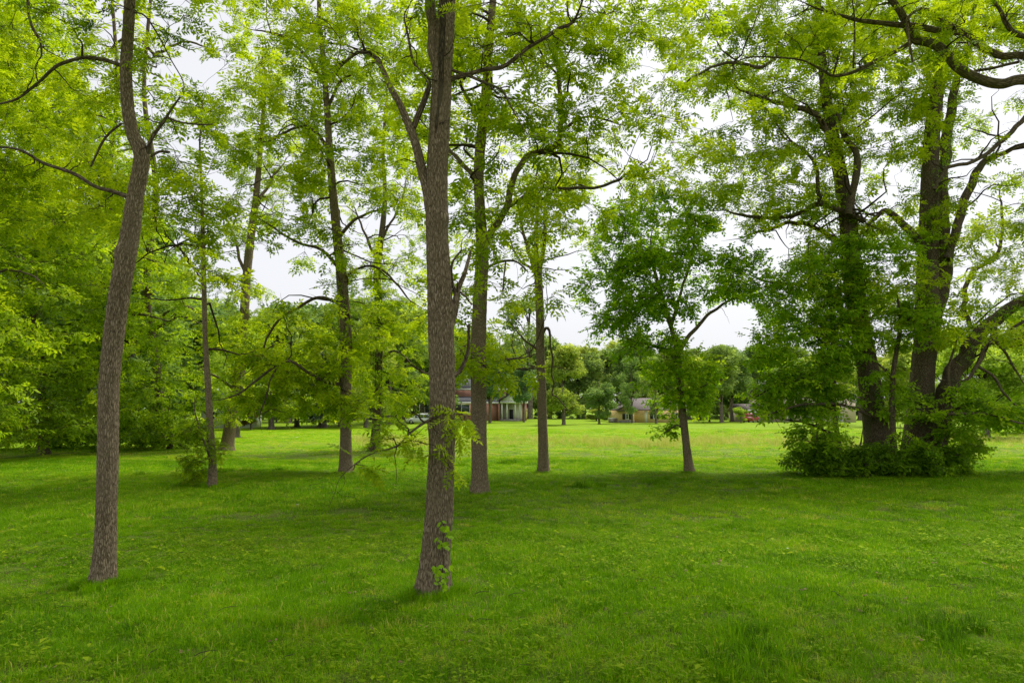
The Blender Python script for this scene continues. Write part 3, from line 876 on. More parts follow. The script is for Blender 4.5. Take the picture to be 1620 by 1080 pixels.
t10.limb([(1318, 120, 3), (1328, 80, 3), (1335, 45, 2), (1350, 20, 2)], k=6, ds=0.06)
for i in range(46):
    x, y = rng.uniform(1240, 1640), rng.uniform(-40, 118)
    if x > 1520 and y > 60: continue
    if x > 1420 and y > 90: continue
    t10.clump_px(x, y, rng.uniform(0.3, 0.5), rng.uniform(-0.8, 1.8), nt=6, ns=1.8, sc=0.85, tint=0.5)

# ---- canopy of the walnuts, cell by cell: share of each 60 px cell that leaves cover
GRID = ['733331678888988778888999999',
        '876433788888988758878998963',
        '786567888888877644788997841',
        '876667888888777665668874742',
        '998677888887667666678755434',
        '999777887666678622468856456',
        '000007514566764510000776557',
        '000006503566531000000887655',
        '000000056777500000000788766']
owners = [  # tree, centre x, y, spread x, y
    (t3, 850, 130, 150, 200), (t4, 520, 230, 130, 230), (t5, 615, 350, 60, 130), (t6, 880, 330, 60, 70),
    (t8, 300, 200, 60, 170), (t9, 405, 250, 75, 160), (r1, 1230, 200, 170, 220), (r2, 1480, 220, 100, 260), (r2, 1600, 420, 60, 160)]
def fill_canopy():
    rows = ['667777777777777777777777777'] * 3 + GRID
    for j, row in enumerate(rows):
        y0 = (j - 3) * 60
        for i in range(-2, 29):
            c = int(row[min(max(i, 0), 26)]) / 10.0
            if c <= 0: continue
            x0 = i * 60
            tau = -math.log(1 - min(c, 0.93)) * 0.9
            if y0 < 0: tau *= 0.38
            acc = 0.0
            while acc < tau:
                x, y = x0 + rng.random() * 60, y0 + rng.random() * 60
                w = np.array([math.exp(-((x - cx) / sx) ** 2 - ((y - cy_) / sy) ** 2) + 1e-9 for (_, cx, cy_, sx, sy) in owners])
                o = owners[rng.choice(len(owners), p=w / w.sum())]
                t = o[0]
                r = rng.uniform(0.55, 1.0)
                rp = r * FPX / t.Y
                a = math.pi * rp * rp * 0.62 * 0.42 / 3600
                if acc + a * 0.5 > tau and rng.random() > (tau - acc) / a:
                    break
                acc += a
                t.clump_px(x, y, r, rng.normal(0, 1.6), nt=11, ns=2.5 if y0 >= 0 else 1.5, sc=1.0 if y0 >= 0 else 1.4, tint=0.52 + 0.05 * rng.normal())
fill_canopy()
# boughs arching low beside the mossy walnut, and leafy side shoots low on the other stems
ell(t4, 450, 560, 70, 50, 34, 0.7, 2.2, nt=11, tint=0.5)
ell(t4, 440, 630, 60, 26, 18, 0.55, 2.0, nt=10, tint=0.45)
ell(t4, 530, 590, 40, 70, 22, 0.6, 1.6, nt=10, tint=0.5)
ell(t4, 560, 640, 22, 22, 6, 0.45, 1.2, nt=8, tint=0.5)
ell(t5, 610, 560, 60, 75, 30, 0.9, 2.0, nt=11, tint=0.45)
ell(t5, 630, 620, 40, 40, 12, 0.8, 2.0, nt=11, tint=0.45)
ell(t5, 600, 480, 16, 60, 12, 0.5, 0.8, nt=10, tint=0.45)
ell(t9, 360, 560, 40, 110, 30, 0.9, 2.0, nt=11, tint=0.5)
ell(t9, 400, 500, 40, 50, 12, 0.9, 2.0, nt=10, tint=0.5)
ell(t6, 850, 320, 55, 60, 14, 0.7, 1.6, nt=11, tint=0.5)
ell(t3, 740, 560, 40, 40, 8, 0.5, 1.5, nt=8, tint=0.5)
ell(t3, 800, 580, 30, 30, 6, 0.5, 1.5, nt=8, tint=0.55)
# crowns above the frame that shade the foreground
def overhead(t, c, rad, n, r=1.1):
    k = 0
    while k < n:
        e = rng.normal(0, 1, 3)
        e = e / np.linalg.norm(e) * rng.random() ** 0.4
        p = np.array(c) + e * np.array(rad)
        x, y, d = proj(p)
        if p[1] < 5:
            k += 0.25
            continue
        if p[1] > 0.5 and d > 0.5 and -300 < x < 1920 and y + (r * 1.0 + 0.5) * FPX / d > -20: 
            k += 0.25
            continue
        t.clump(p, r, nt=12, ns=1.7, sc=1.0, tint=0.5, tpl='over')
        k += 1
overhead(t1, (-6.0, 9.5, 12.5), (6.0, 7.5, 3.5), 70)
overhead(t2, (1.0, 10.5, 14.5), (7.5, 8.5, 4.0), 115)
overhead(t10, (9.5, 12.0, 13.0), (7.5, 8.5, 4.0), 105)

# ---- thicket under the right hand trunks
def sapling(name, label, Y, stem, ells, leaf='leaf_maple', tpl='shrub', group=None, cat='shrub', extra=()):
    t = T(name, label, Y, stem[0][:2], cat=cat, leaf=leaf, tpl=tpl, bark='bark_dark', group=group)
    t.limb(stem, 'trunk', True, 0, 0.15, 0, 10, 0.12)
    for e in extra:
        t.limb(e, k=7, ds=0.15)
    for e in ells:
        kw = dict(nt=11, tint=0.5, flat=0.4)
        kw.update(e[7] if len(e) > 7 else {})
        ell(t, *e[:7], **kw)
    return t
sapling('sapling_tree', 'slim straight sapling between the two big trunks in the right thicket', 26.6,
        [(1415, 735, 11), (1413, 690, 10), (1411, 640, 9), (1413, 590, 8), (1420, 545, 7), (1424, 510, 5), (1420, 470, 3)],
        [(1425, 490, 60, 60, 22, 0.65, 1.6), (1415, 600, 45, 30, 4, 0.5, 1.0), (1420, 410, 50, 50, 12, .7, 1.4)], cat='tree',
        extra=[[(1423, 525, 4), (1440, 500, 3), (1450, 480, 2)], [(1412, 600, 4), (1395, 580, 3), (1375, 560, 2)]])
sapling('understory_tree', 'wide leafy understory tree spreading left from the right thicket', 27.0,
        [(1330, 745, 9), (1325, 690, 8), (1318, 630, 7), (1322, 560, 6), (1315, 500, 5), (1310, 440, 3)],
        [(1270, 470, 74, 64, 42, 0.75, 2.0), (1262, 560, 80, 48, 44, 0.75, 2.0), (1268, 630, 76, 34, 40, 0.65, 2.0), (1296, 688, 48, 26, 18, 0.55, 1.4), (1325, 520, 35, 90, 16, 0.7, 1.4), (1222, 612, 28, 18, 6, 0.5, 1.2), (1330, 425, 50, 55, 22, .75, 1.5)],
        extra=[[(1322, 620, 5), (1280, 600, 4), (1230, 610, 3), (1200, 625, 2)], [(1320, 560, 5), (1280, 520, 4), (1240, 490, 3)], [(1325, 690, 5), (1280, 670, 4), (1225, 660, 2)]], cat='tree')
sapling('understory_tree', 'leafy understory tree spreading right from the foot of the right thicket', 27.2,
        [(1490, 745, 9), (1496, 700, 8), (1505, 650, 7), (1500, 590, 5), (1510, 550, 3)],
        [(1530, 645, 45, 36, 12, 0.55, 1.6), (1510, 695, 42, 22, 14, 0.5, 1.2), (1565, 655, 45, 20, 12, 0.5, 1.6), (1440, 655, 50, 40, 12, 0.55, 1.0), (1605, 665, 30, 16, 7, .45, 1.2)],
        extra=[[(1502, 650, 5), (1540, 640, 4), (1590, 660, 2)]], cat='tree')
for lab, cx, w, Yb, n in (('low dark bush at the left foot of the right thicket', 1292, 50, 27.0, 38), ('low dark bush in front of the left big trunk', 1362, 46, 26.3, 36),
                          ('low dark bush in front of the double trunk', 1436, 50, 26.2, 38), ('low dark bush at the right foot of the right thicket', 1492, 46, 26.8, 32)):
    sapling('thicket_bush', lab, Yb, [(cx, 752, 8), (cx + 3, 735, 6), (cx - 4, 715, 4), (cx, 700, 3)], [(cx, 728, w, 27, int(n * 1.25), 0.42, 1.0, dict(sc=0.8, nt=10, tint=0.2))], group='low bushes at the foot of the right thicket')

# ---- forest edge on the left
edge_specs = [('tall bright forest-edge tree cut by the left picture edge', -40, 700, 34), ('forest-edge tree directly left of the slender foreground trunk', 70, 704, 39),
              ('forest-edge tree directly behind the slender foreground trunk', 165, 704, 42), ('rightmost tall tree of the left forest edge', 255, 700, 46)]
edge = []
for lab, bx, by, Y in edge_specs:
    t = T('forest_edge_tree', lab, Y, (bx, by), leaf='leaf_edge', tpl='edge', bark='bark_dark', group='trees of the left forest edge')
    lean = rng.uniform(-24, 24)
    t.limb([(bx, by + 8, 17), (bx + lean * .3, 600, 14), (bx + lean * 1.4, 450, 12), (bx + lean * .5, 300, 10), (bx + lean * 1.6, 150, 7), (bx + lean, 0, 5), (bx, -140, 4)], 'trunk', True, 0, 0.1, 0, 14, 0.3)
    for k in range(9):
        y = rng.uniform(80, 600)
        s = rng.choice((-1, 1))
        L = rng.uniform(50, 100)
        t.limb([(bx + lean * .7, y, 6), (bx + s * L * .5, y - 22, 4, rng.uniform(-2, 0)), (bx + s * L, y - 12, 2.5, rng.uniform(-4, 0))], k=6, ds=0.3)
    edge.append(t)
def fill_edge():
    n = 0
    for _ in range(1600):
        x, y = rng.uniform(-110, 330), rng.uniform(-130, 700)
        # outline of the mass: thinner to the upper right
        lim = np.interp(y, [-130, 60, 120, 200, 330, 420, 520, 640, 690], [60, 90, 150, 210, 250, 290, 310, 318, 270])
        if x > lim + rng.normal(0, 14): continue
        if y < 60 and rng.random() < 0.35: continue
        if y > 675 and rng.random() < (y - 675) / 40: continue
        w = np.array([math.exp(-((x - s[1]) / 60) ** 2) + 1e-6 for s in edge_specs])
        t = edge[rng.choice(4, p=w / w.sum())]
        t.clump_px(x, y, rng.uniform(0.8, 1.35), rng.normal(-1.5, 2.4), nt=11, ns=2.2, sc=0.95, tint=np.interp(y, [0, 350, 680], [0.6, 0.55, 0.4]) + 0.14 * rng.normal(), flat=0.42)
fill_edge()
for lab, cx, w, Yb, n in (('dark undergrowth bush at the far left picture edge', -10, 60, 43, 40), ('dark undergrowth bush left of the slender foreground trunk', 80, 60, 44, 40),
                          ('dark undergrowth bush right behind the slender foreground trunk', 185, 58, 45, 38), ('bright low bush at the right end of the forest edge', 268, 42, 44, 30)):
    sapling('undergrowth_bush', lab, Yb, [(cx, 708, 8), (cx + 3, 690, 6), (cx - 4, 665, 4), (cx, 645, 3)], [(cx, 678, w, 26, n, 0.85, 2.0, dict(nt=10, tint=0.3, sc=1.15))], leaf='leaf_edge' if cx > 250 else 'leaf_maple', group='bushes under the left forest edge')

for t, nb in ((t3, 34), (t4, 34), (r1, 46), (r2, 46), (t5, 12), (t6, 8), (t8, 8), (t9, 14), (t7, 3)):
    t.boughs = nb
for t in edge:
    t.boughs = 12
for t in TREES:
    t.build()

# ------------------------------------------------------------------ ivy on trunks, vine at the foot of the middle tree
def ivy(label, Y, line, wid, n, leaf='leaf_maple'):
    """leaves and a stem hugging a trunk traced by line"""
    P = np.array([at(x, y, Y) for x, y in line])
    Q, _ = resample(P, np.ones(len(P)), 0.1)
    root = empty('climbing_vine', tuple(Q[0]))
    tag(root, label, 'vine', 'climbing plants on the trunks')
    off = Q[0]
    m = 3
    SP, SR = [], []
    nn = 24
    idx = np.linspace(0, len(Q) - 1, nn).astype(int)
    for k in range(m):
        ph = k * 2.1
        a = ph + np.linspace(0, 2, nn)
        SP.append(Q[idx] + np.stack([np.cos(a) * wid, -np.abs(np.sin(a)) * wid, np.zeros(nn)], -1))
        SR.append(np.full(nn, 0.012))
    v, q, b = tubes(np.array(SP), np.array(SR), 4)
    link('stem', mesh_np('stem', v - off, q, smooth=True, vattr=b), M['twig'], root)
    i = rng.integers(0, len(Q), n)
    a = rng.random(n) * 6.283
    rr = wid * rng.uniform(0.9, 1.5, n)
    pos = Q[i] + np.stack([np.cos(a) * rr, np.sin(a) * rr, rng.normal(0, 0.1, n)], -1)
    dr = np.stack([np.cos(a), np.sin(a), rng.uniform(-0.9, 0.3, n)], -1) + rng.normal(0, 0.4, (n, 3))
    o = link('foliage', leaf_mesh('foliage', pos - off, dr, rng.uniform(0.4, 0.75, n), np.clip(rng.normal(0.4, 0.15, n), 0, 1), TPL['shrub'], 0.8), M[leaf], root)
    o['kind'] = 'stuff'
ivy('ivy climbing the left big trunk of the right thicket', 28, [(1380, 640), (1362, 520), (1345, 400), (1338, 330), (1325, 250), (1305, 140)], 0.42, 420)
ivy('ivy climbing the double trunk of the right thicket', 28.6, [(1470, 420), (1470, 320), (1474, 240), (1480, 180), (1490, 100)], 0.45, 420)
ivy('ivy clothing the stem of the thin tree behind the arching walnut', 42, [(596, 640), (599, 560), (600, 480), (598, 430)], 0.3, 260)
ivy('ivy on the upper stem of the mossy arching walnut', 28, [(548, 560), (545, 490), (540, 430)], 0.26, 110)
ivy('ivy on the mossy limb leaning out to the right edge', 28, [(1510, 575), (1535, 530), (1560, 503), (1600, 480)], 0.42, 220)

def vine_leaf_mesh(size):
    pts = [(0, 0), (-0.18, 0.08), (-0.46, 0.28), (-0.34, 0.42), (-0.42, 0.62), (-0.16, 0.66), (0, 1.0), (0.16, 0.66), (0.42, 0.62), (0.34, 0.42), (0.46, 0.28), (0.18, 0.08)]
    v = [(x * size, 0.06 * size * (abs(x) * 2) ** 1.5, -y * size) for x, y in pts] + [(0, -0.02 * size, -0.45 * size)]
    n = len(pts)
    tris = [(i, (i + 1) % n, n) for i in range(n)]
    return mesh_np('leaf', np.array(v), None, np.array(tris), True, np.random.default_rng(int(size * 1000)).uniform(0.2, 0.6, n))
def near_vine():
    root = empty('climbing_vine', tuple(at(700, 930, 9.65)))
    tag(root, 'short vine with broad leaves on the foot of the middle foreground trunk', 'vine', 'climbing plants on the trunks')
    off = np.array(root.location)
    st = np.array([at(x, y, 9.66) for x, y in ((702, 932), (700, 905), (702, 885), (699, 862), (703, 840), (700, 822))])
    Q, rq = resample(st, np.full(len(st), 0.006), 0.05)
    v, q, b = tubes(Q[None], rq[None], 6)
    link('stem', mesh_np('stem', v - off, q, smooth=True, vattr=b), M['twig'], root)
    lm = [vine_leaf_mesh(s) for s in (0.085, 0.105, 0.125)]
    for m_ in lm:
        m_.materials.append(M['leaf_maple'])
    spots = [(694, 829), (704, 826), (700, 834), (713, 842), (710, 850), (716, 846), (692, 852), (698, 858), (693, 864), (702, 860), (707, 866), (686, 897), (692, 899), (700, 896), (706, 902), (697, 905), (703, 909), (709, 906),
             (692, 915), (700, 918), (707, 916), (698, 924), (705, 926), (690, 923), (711, 897), (710, 836)]
    for x, y in spots:
        o = bpy.data.objects.new('leaf', lm[int(rng.integers(0, 3))])
        C.objects.link(o)
        o.parent = root
        o.location = Vector(at(x, y - 3, 9.58 + rng.uniform(-0.05, 0.05)) - off)
        o.rotation_euler = (rng.uniform(-1.4, -0.1), rng.uniform(-0.8, 0.8), rng.uniform(-1.0, 1.0))
near_vine()

# ------------------------------------------------------------------ far trees
def far_proto(kind, seed):
    """returns (parts) meshes in local coordinates, about 16 m tall"""
    r = np.random.default_rng(seed)
    H = 16.0
    if kind == 'spruce':
        H = 9.0
    tk = trunk_mesh('trunk', [(0, 0, -0.1), (0.1, 0, H * .25), (r.normal(0, .15), r.normal(0, .15), H * .55), (0, 0, H * .92)], [0.32, 0.26, 0.18, 0.03], 0.5, 10, 0, seed)
    n = 260
    pos, dr, sc, ti, bp = [], [], [], [], []
    if kind == 'spruce':
        for _ in range(900):
            z = r.uniform(0.6, H)
            rad = (1 - z / H) * 2.3 * r.uniform(0.4, 1.0)
            a = r.random() * 6.283
            pos.append((math.cos(a) * rad, math.sin(a) * rad, z))
            dr.append((math.cos(a), math.sin(a), -0.4))
            sc.append(0.6)
            ti.append(r.uniform(0, 1))
    else:
        lobes = []
        nl = 20
        for _ in range(nl):
            a = r.random() * 6.283
            z = r.uniform(0.17, 0.92) if kind != 'tall' else r.uniform(0.38, 0.95)
            prof = math.sin(math.pi * min(1, (z - 0.1) / 0.9) ** 0.8) ** 0.6
            rad = {'round': 4.4, 'tall': 3.4, 'loose': 4.6}[kind] * prof * r.uniform(0.35, 0.9)
            c = np.array((math.cos(a) * rad, math.sin(a) * rad, z * H))
            lobes.append((c, r.uniform(1.3, 2.2) * (0.8 if kind == 'loose' else 1)))
            s = np.array((0, 0, max(2.0, z * H - r.uniform(1.5, 4))))
            t = np.linspace(0, 1, 5)[:, None]
            bp.append(s + (c - s) * t + np.array((0, 0, 0.8)) * np.sin(t * np.pi))
        for c, lr in lobes:
            m = int((110 if kind != 'loose' else 60) * (lr / 1.7) ** 2)
            e = norm(r.normal(0, 1, (m, 3))) * (r.random((m, 1)) ** 0.35) * lr
            e[:, 2] *= 0.7
            pos += list(c + e)
            dr += list(e + r.normal(0, 0.8, (m, 3)))
            sc += list(r.uniform(0.6, 1.1, m))
            base = r.uniform(0.3, 0.65)
            ti += list(np.clip(base + r.normal(0, 0.15, m), 0, 1))
    crown = leaf_mesh('crown', np.array(pos), np.array(dr), np.array(sc), np.array(ti), TPL['far'], 1.0)
    br = None
    if bp:
        v, q, b = tubes(np.array(bp), np.broadcast_to(np.linspace(0.09, 0.03, 5), (len(bp), 5)), 4)
        br = mesh_np('branches', v, q, smooth=True, vattr=b)
    return tk, br, crown
PROTO = {('round', k): far_proto('round', 100 + k) for k in range(2)}
PROTO.update({('tall', k): far_proto('tall', 110 + k) for k in range(2)})
PROTO.update({('loose', k): far_proto('loose', 120 + k) for k in range(2)})
PROTO[('spruce', 0)] = far_proto('spruce', 130)
mat_variant = {}
def far_leaf(mult):
    if mult not in mat_variant:
        base = np.array([(0.11, 0.19, 0.05), (0.24, 0.34, 0.09), (0.40, 0.50, 0.14)])  # paler leaf tones: distance haze put into the colour
        hue = {'yellow': (1.35, 1.2, 0.8), 'mid': (1, 1, 1), 'dark': (0.82, 0.9, 1.0), 'blue': (0.75, 0.88, 1.4), 'bright': (1.5, 1.45, 0.7)}[mult]
        st = [(p, tuple(c * np.array(hue))) for p, c in zip((0, .5, 1), base)]
        mat_variant[mult] = leaf_mat('leaf_far_' + mult, st, 0.4)
    return mat_variant[mult]
def far_tree(px, Y, top_py, kind='round', k=0, hue='mid', label=None, group='trees of the far treeline', wid=1.0, mat=None, cat='tree', name='far_tree'):
    b = at(px, 660, Y)
    zt = at(px, top_py, Y)[2]
    h = 9.0 if kind == 'spruce' else 16.0
    s = zt / h
    root = empty(name, (b[0], Y, 0))
    root.rotation_euler = (0, 0, rng.random() * 6.283)
    root.scale = (s * wid, s * wid, s)
    tag(root, label or 'leafy green tree standing in the far treeline behind the field', cat, group)
    tk, br, cr = PROTO[(kind, k)]
    for nm, me, mt in (('trunk', tk, M['bark_far']), ('branches', br, M['twig']), ('crown', cr, mat or far_leaf(hue))):
        if me is None: continue
        o = bpy.data.objects.new(nm, me)
        if not me.materials:
            me.materials.append(None)
        o.material_slots[0].link = 'OBJECT'
        o.material_slots[0].material = mt
        C.objects.link(o)
        o.parent = root
        if nm != 'trunk': o['kind'] = 'stuff'
# named ones first
far_tree(775, 118, 560, 'tall', 0, 'blue', 'broad grey-green tree before the brick house porch', wid=1.1)
far_tree(829, 121, 570, 'tall', 1, 'blue', 'grey-green tree hiding the right end of the brick house', wid=0.9)
far_tree(892, 105, 545, 'round', 1, 'yellow', 'yellow-green dense tree right of the dying tree across the field', wid=1.15)
far_tree(948, 112, 597, 'round', 0, 'dark', 'short dark rounded tree left of the yellow house', wid=1.25)
far_tree(1005, 150, 532, 'tall', 0, 'dark', 'tall dark tree rising behind the yellow house gable', wid=1.3)
far_tree(1000, 116, 560, 'loose', 0, 'dark', 'thin open tree in front of the yellow house corner', wid=0.8)
far_tree(1038, 113, 560, 'loose', 1, 'mid', 'thin-stemmed tree in front of the yellow house wall', wid=0.8)
far_tree(1142, 122, 540, 'tall', 1, 'mid', 'tall tree with a pale trunk right of the yellow house', wid=1.2)
far_tree(1158, 130, 548, 'tall', 0, 'dark', 'tall dark tree beside the pale-trunked one', wid=1.2)
far_tree(1172, 118, 640, 'round', 0, 'bright', 'small bright bush by the red car', wid=1.4, cat='bush', name='garden_bush')
far_tree(1192, 150, 545, 'round', 1, 'dark', 'dark tree behind the red car', wid=1.3)
far_tree(510, 92, 560, 'spruce', 0, 'mid', 'blue-grey spruce beyond the arching walnut', mat=M['leaf_spruce'], wid=1.5)
far_tree(398, 80, 618, 'round', 0, 'mid', 'bronze-leaved shrub beyond the leaning grey trunk', mat=M['leaf_bronze'], wid=1.5, cat='shrub', name='bronze_shrub')
far_tree(377, 60, 500, 'loose', 1, 'bright', 'thin pale-trunked tree just right of the leaning grey trunk')
far_tree(838, 140, 465, 'loose', 0, 'mid', 'tall airy tree rising above the brick house', wid=1.1)
far_tree(1560, 60, 505, 'round', 0, 'bright', 'bright yellow-green tree at the right edge beyond the mossy limb', wid=1.2)
far_tree(1500, 75, 520, 'round', 1, 'bright', 'bright yellow-green tree seen between the big trunk and mossy limb', wid=1.2)
far_tree(1640, 70, 480, 'round', 1, 'bright', 'bright yellow-green tree cut by the right picture edge', wid=1.2)
far_tree(1405, 95, 530, 'round', 0, 'yellow', 'yellow-green tree seen between the two big right trunks', wid=1.2)
far_tree(1320, 105, 540, 'round', 0, 'yellow', 'yellow-green tree behind the left big trunk of the thicket', wid=1.1)
# the rest of the treeline
k = 0
for px, Y, top, kind, hue in ((330, 70, 470, 'round', 'bright'), (430, 85, 500, 'round', 'mid'), (470, 95, 520, 'round', 'yellow'), (455, 120, 470, 'tall', 'dark'), (540, 100, 505, 'round', 'mid'), (580, 90, 520, 'round', 'yellow'),
                              (615, 110, 480, 'tall', 'mid'), (640, 118, 500, 'round', 'mid'), (668, 128, 500, 'round', 'dark'), (500, 130, 470, 'tall', 'dark'), (560, 140, 470, 'tall', 'mid'), (700, 150, 500, 'tall', 'dark'),
                              (790, 165, 520, 'round', 'mid'), (870, 150, 530, 'round', 'mid'), (915, 150, 545, 'round', 'mid'), (960, 165, 545, 'tall', 'mid'), (1050, 165, 552, 'round', 'mid'), (1090, 160, 545, 'tall', 'mid'),
                              (1118, 150, 550, 'round', 'yellow'), (1235, 165, 545, 'tall', 'dark'), (1275, 155, 550, 'round', 'mid'), (1360, 150, 540, 'tall', 'mid'), (1450, 140, 540, 'round', 'mid'), (1530, 130, 530, 'round', 'mid'), (1590, 120, 530, 'round', 'mid'),
                              (395, 105, 490, 'tall', 'mid'), (350, 110, 480, 'tall', 'dark'), (290, 90, 470, 'round', 'mid'), (1680, 110, 520, 'round', 'mid'), (240, 80, 470, 'round', 'mid'), (430, 150, 490, 'round', 'dark'), (530, 165, 480, 'round', 'dark'), (610, 165, 480, 'round', 'dark'),
                              (660, 170, 490, 'round', 'mid'), (1010, 190, 545, 'round', 'dark'), (1150, 185, 548, 'round', 'mid'), (1220, 190, 545, 'round', 'mid'),
                              (855, 160, 540, 'round', 'yellow'), (885, 172, 536, 'round', 'mid'), (925, 168, 548, 'round', 'yellow'), (945, 180, 540, 'round', 'mid'), (985, 176, 538, 'round', 'yellow'), (1030, 182, 545, 'round', 'mid'), (1070, 178, 550, 'round', 'yellow'), (1105, 172, 546, 'round', 'mid'), (1130, 168, 552, 'round', 'mid'), (1178, 170, 548, 'round', 'yellow'), (1255, 178, 548, 'round', 'mid'), (1300, 172, 545, 'round', 'mid'), (760, 180, 520, 'round', 'mid'), (730, 176, 505, 'round', 'mid')):
    far_tree(px, Y, top, kind, k % 2, hue, wid=1.25)
    k += 1

for i, (px, Y, top) in enumerate(((-70, 62, 330), (10, 70, 300), (90, 66, 320), (170, 72, 330), (240, 64, 400), (120, 85, 340), (40, 58, 380), (200, 60, 420))):
    far_tree(px, Y, top, 'round', i % 2, 'dark', 'shadowed tree standing deeper inside the left wood', 'trees deep in the left wood', wid=1.3)  # dark leaf hue puts the wood's inner shade into the colour
for i in range(66):
    px = 300 + i * 20.5 + rng.uniform(-8, 8)
    if 695 < px < 845 or 962 < px < 1100 or 1160 < px < 1215: continue
    far_tree(px, rng.uniform(122, 158), rng.uniform(630, 653), 'round', i % 2, ('mid', 'dark', 'yellow', 'blue')[int(rng.integers(0, 4))], 'low leafy bush along the far edge of the field', 'bushes along the far field edge', wid=rng.uniform(1.5, 2.6), cat='bush', name='far_bush')
def distant_wood():
    n = 5000
    x = rng.uniform(-330, 330, n)
    prof = 13.5 + 2.5 * fnoise(x * 0.05, x * 0.013, 3) + 1.5 * fnoise(x * 0.21, x * 0.1, 4)
    z = rng.random(n) ** 0.75 * prof
    y = rng.uniform(203, 222, n)
    dr = rng.normal(0, 1, (n, 3))
    ti = np.clip(0.42 + 0.15 * fnoise(x * 0.12, z * 0.3, 6) + rng.normal(0, 0.1, n), 0, 1)
    m = 2000
    y[:m] = rng.uniform(172, 192, m)
    z[:m] = rng.random(m) * 3.8
    sc = rng.uniform(1.6, 3.0, n)
    sc[:m] *= 0.6
    o = link('distant_wood', leaf_mesh('distant_wood', np.stack([x, y, z], -1), dr, sc, ti, TPL['far'], 1.0), far_leaf('mid'))
    tag(o, 'unbroken band of distant woodland closing off the field', 'wood', kind='stuff')
distant_wood()

def landmark(px):
    for lim, txt in ((300, 'behind the right end of the left wood'), (400, 'behind the leaning grey trunk'), (520, 'left of the mossy arching walnut'), (570, 'behind the mossy arching walnut'), (680, 'left of the thickest foreground trunk'),
                     (745, 'behind the thickest foreground trunk'), (800, 'behind the forked walnut'), (900, 'behind the dying tree'), (985, 'left of the yellow house'), (1060, 'above the yellow house'), (1112, 'behind the small round-crowned tree'),
                     (1205, 'right of the yellow house'), (1310, 'behind the left side of the thicket'), (1500, 'behind the big right trunks')):
        if px < lim: return txt
    return 'at the right beyond the mossy limb'
def single_out():
    fam = {}
    for o in scene.objects:
        b = o.get('label')
        g = o.get('group', '')
        if g not in ('trees of the far treeline', 'bushes along the far field edge', 'trees deep in the left wood'): continue
        px = float(proj(np.array((o.location.x, o.location.y, 2.0)))[0])
        if g == 'trees deep in the left wood': base = 'shadowed tree deep inside the left wood'
        elif b.startswith('leafy green tree'): base = 'far treeline tree ' + landmark(px)
        elif b.startswith('low leafy bush'): base = 'low far-field-edge bush ' + landmark(px)
        else: continue
        fam.setdefault(base, []).append((px, o))
    W = 'first second third fourth fifth sixth seventh eighth ninth tenth eleventh twelfth thirteenth fourteenth fifteenth'.split()
    for base, lst in fam.items():
        lst.sort(key=lambda t: t[0])
        for i, (px, o) in enumerate(lst):
            o['label'] = base if len(lst) == 1 else base + ', ' + W[min(i, 14)] + ' from the left'
single_out()

# ------------------------------------------------------------------ houses and vehicles beyond the field
def box(name, x0, x1, y0, y1, z0, z1, mat, parent, off=(0, 0, 0)):
    v = np.array([(x, y, z) for z in (z0, z1) for y in (y0, y1) for x in (x0, x1)], float) - np.array(off)
    q = [(0, 2, 3, 1), (4, 5, 7, 6), (0, 1, 5, 4), (2, 6, 7, 3), (0, 4, 6, 2), (1, 3, 7, 5)]
    return link(name, mesh_np(name, v, np.array(q)), mat, parent)

def gable(name, x0, x1, y0, y1, z0, zr, mat, parent, off, along='x', over=0.3, th=0.18, hip=0.0):
    """a pitched roof of real thickness with its ridge along x or y"""
    if along == 'x':
        ym = (y0 + y1) / 2
        sec = [(y0 - over, z0), (ym, zr), (y1 + over, z0)]
        def ring(x, dz, ins): return [(x + ins if i == 1 else x, y, z + dz) for i, (y, z) in enumerate(sec)]
        a0, a1 = x0 - over, x1 + over
        v = ring(a0, 0, hip) + ring(a1, 0, -hip) + ring(a0, th, hip) + ring(a1, th, -hip)
    else:
        xm = (x0 + x1) / 2
        sec = [(x0 - over, z0), (xm, zr), (x1 + over, z0)]
        def ring(y, dz, ins): return [(x, y + ins if i == 1 else y, z + dz) for i, (x, z) in enumerate(sec)]
        a0, a1 = y0 - over, y1 + over
        v = ring(a0, 0, hip) + ring(a1, 0, -hip) + ring(a0, th, hip) + ring(a1, th, -hip)
    q = [(0, 1, 4, 3), (1, 2, 5, 4), (6, 9, 10, 7), (7, 10, 11, 8), (0, 6, 7, 1), (1, 7, 8, 2), (3, 4, 10, 9), (4, 5, 11, 10), (0, 3, 9, 6), (2, 8, 11, 5)]
    t = [] if hip == 0 else [(0, 1, 2), (3, 5, 4)]
    return link(name, mesh_np(name, np.array(v, float) - np.array(off), np.array(q), np.array(t) if t else None), mat, parent)

def prism_gable(name, x0, x1, y, z0, zr, mat, parent, off):
    v = np.array([(x0, y, z0), (x1, y, z0), ((x0 + x1) / 2, y, zr), (x0, y + .2, z0), (x1, y + .2, z0), ((x0 + x1) / 2, y + .2, zr)]) - np.array(off)
    return link(name, mesh_np(name, v, np.array([(0, 1, 4, 3), (1, 2, 5, 4), (2, 0, 3, 5)]), np.array([(0, 2, 1), (3, 4, 5)])), mat, parent)

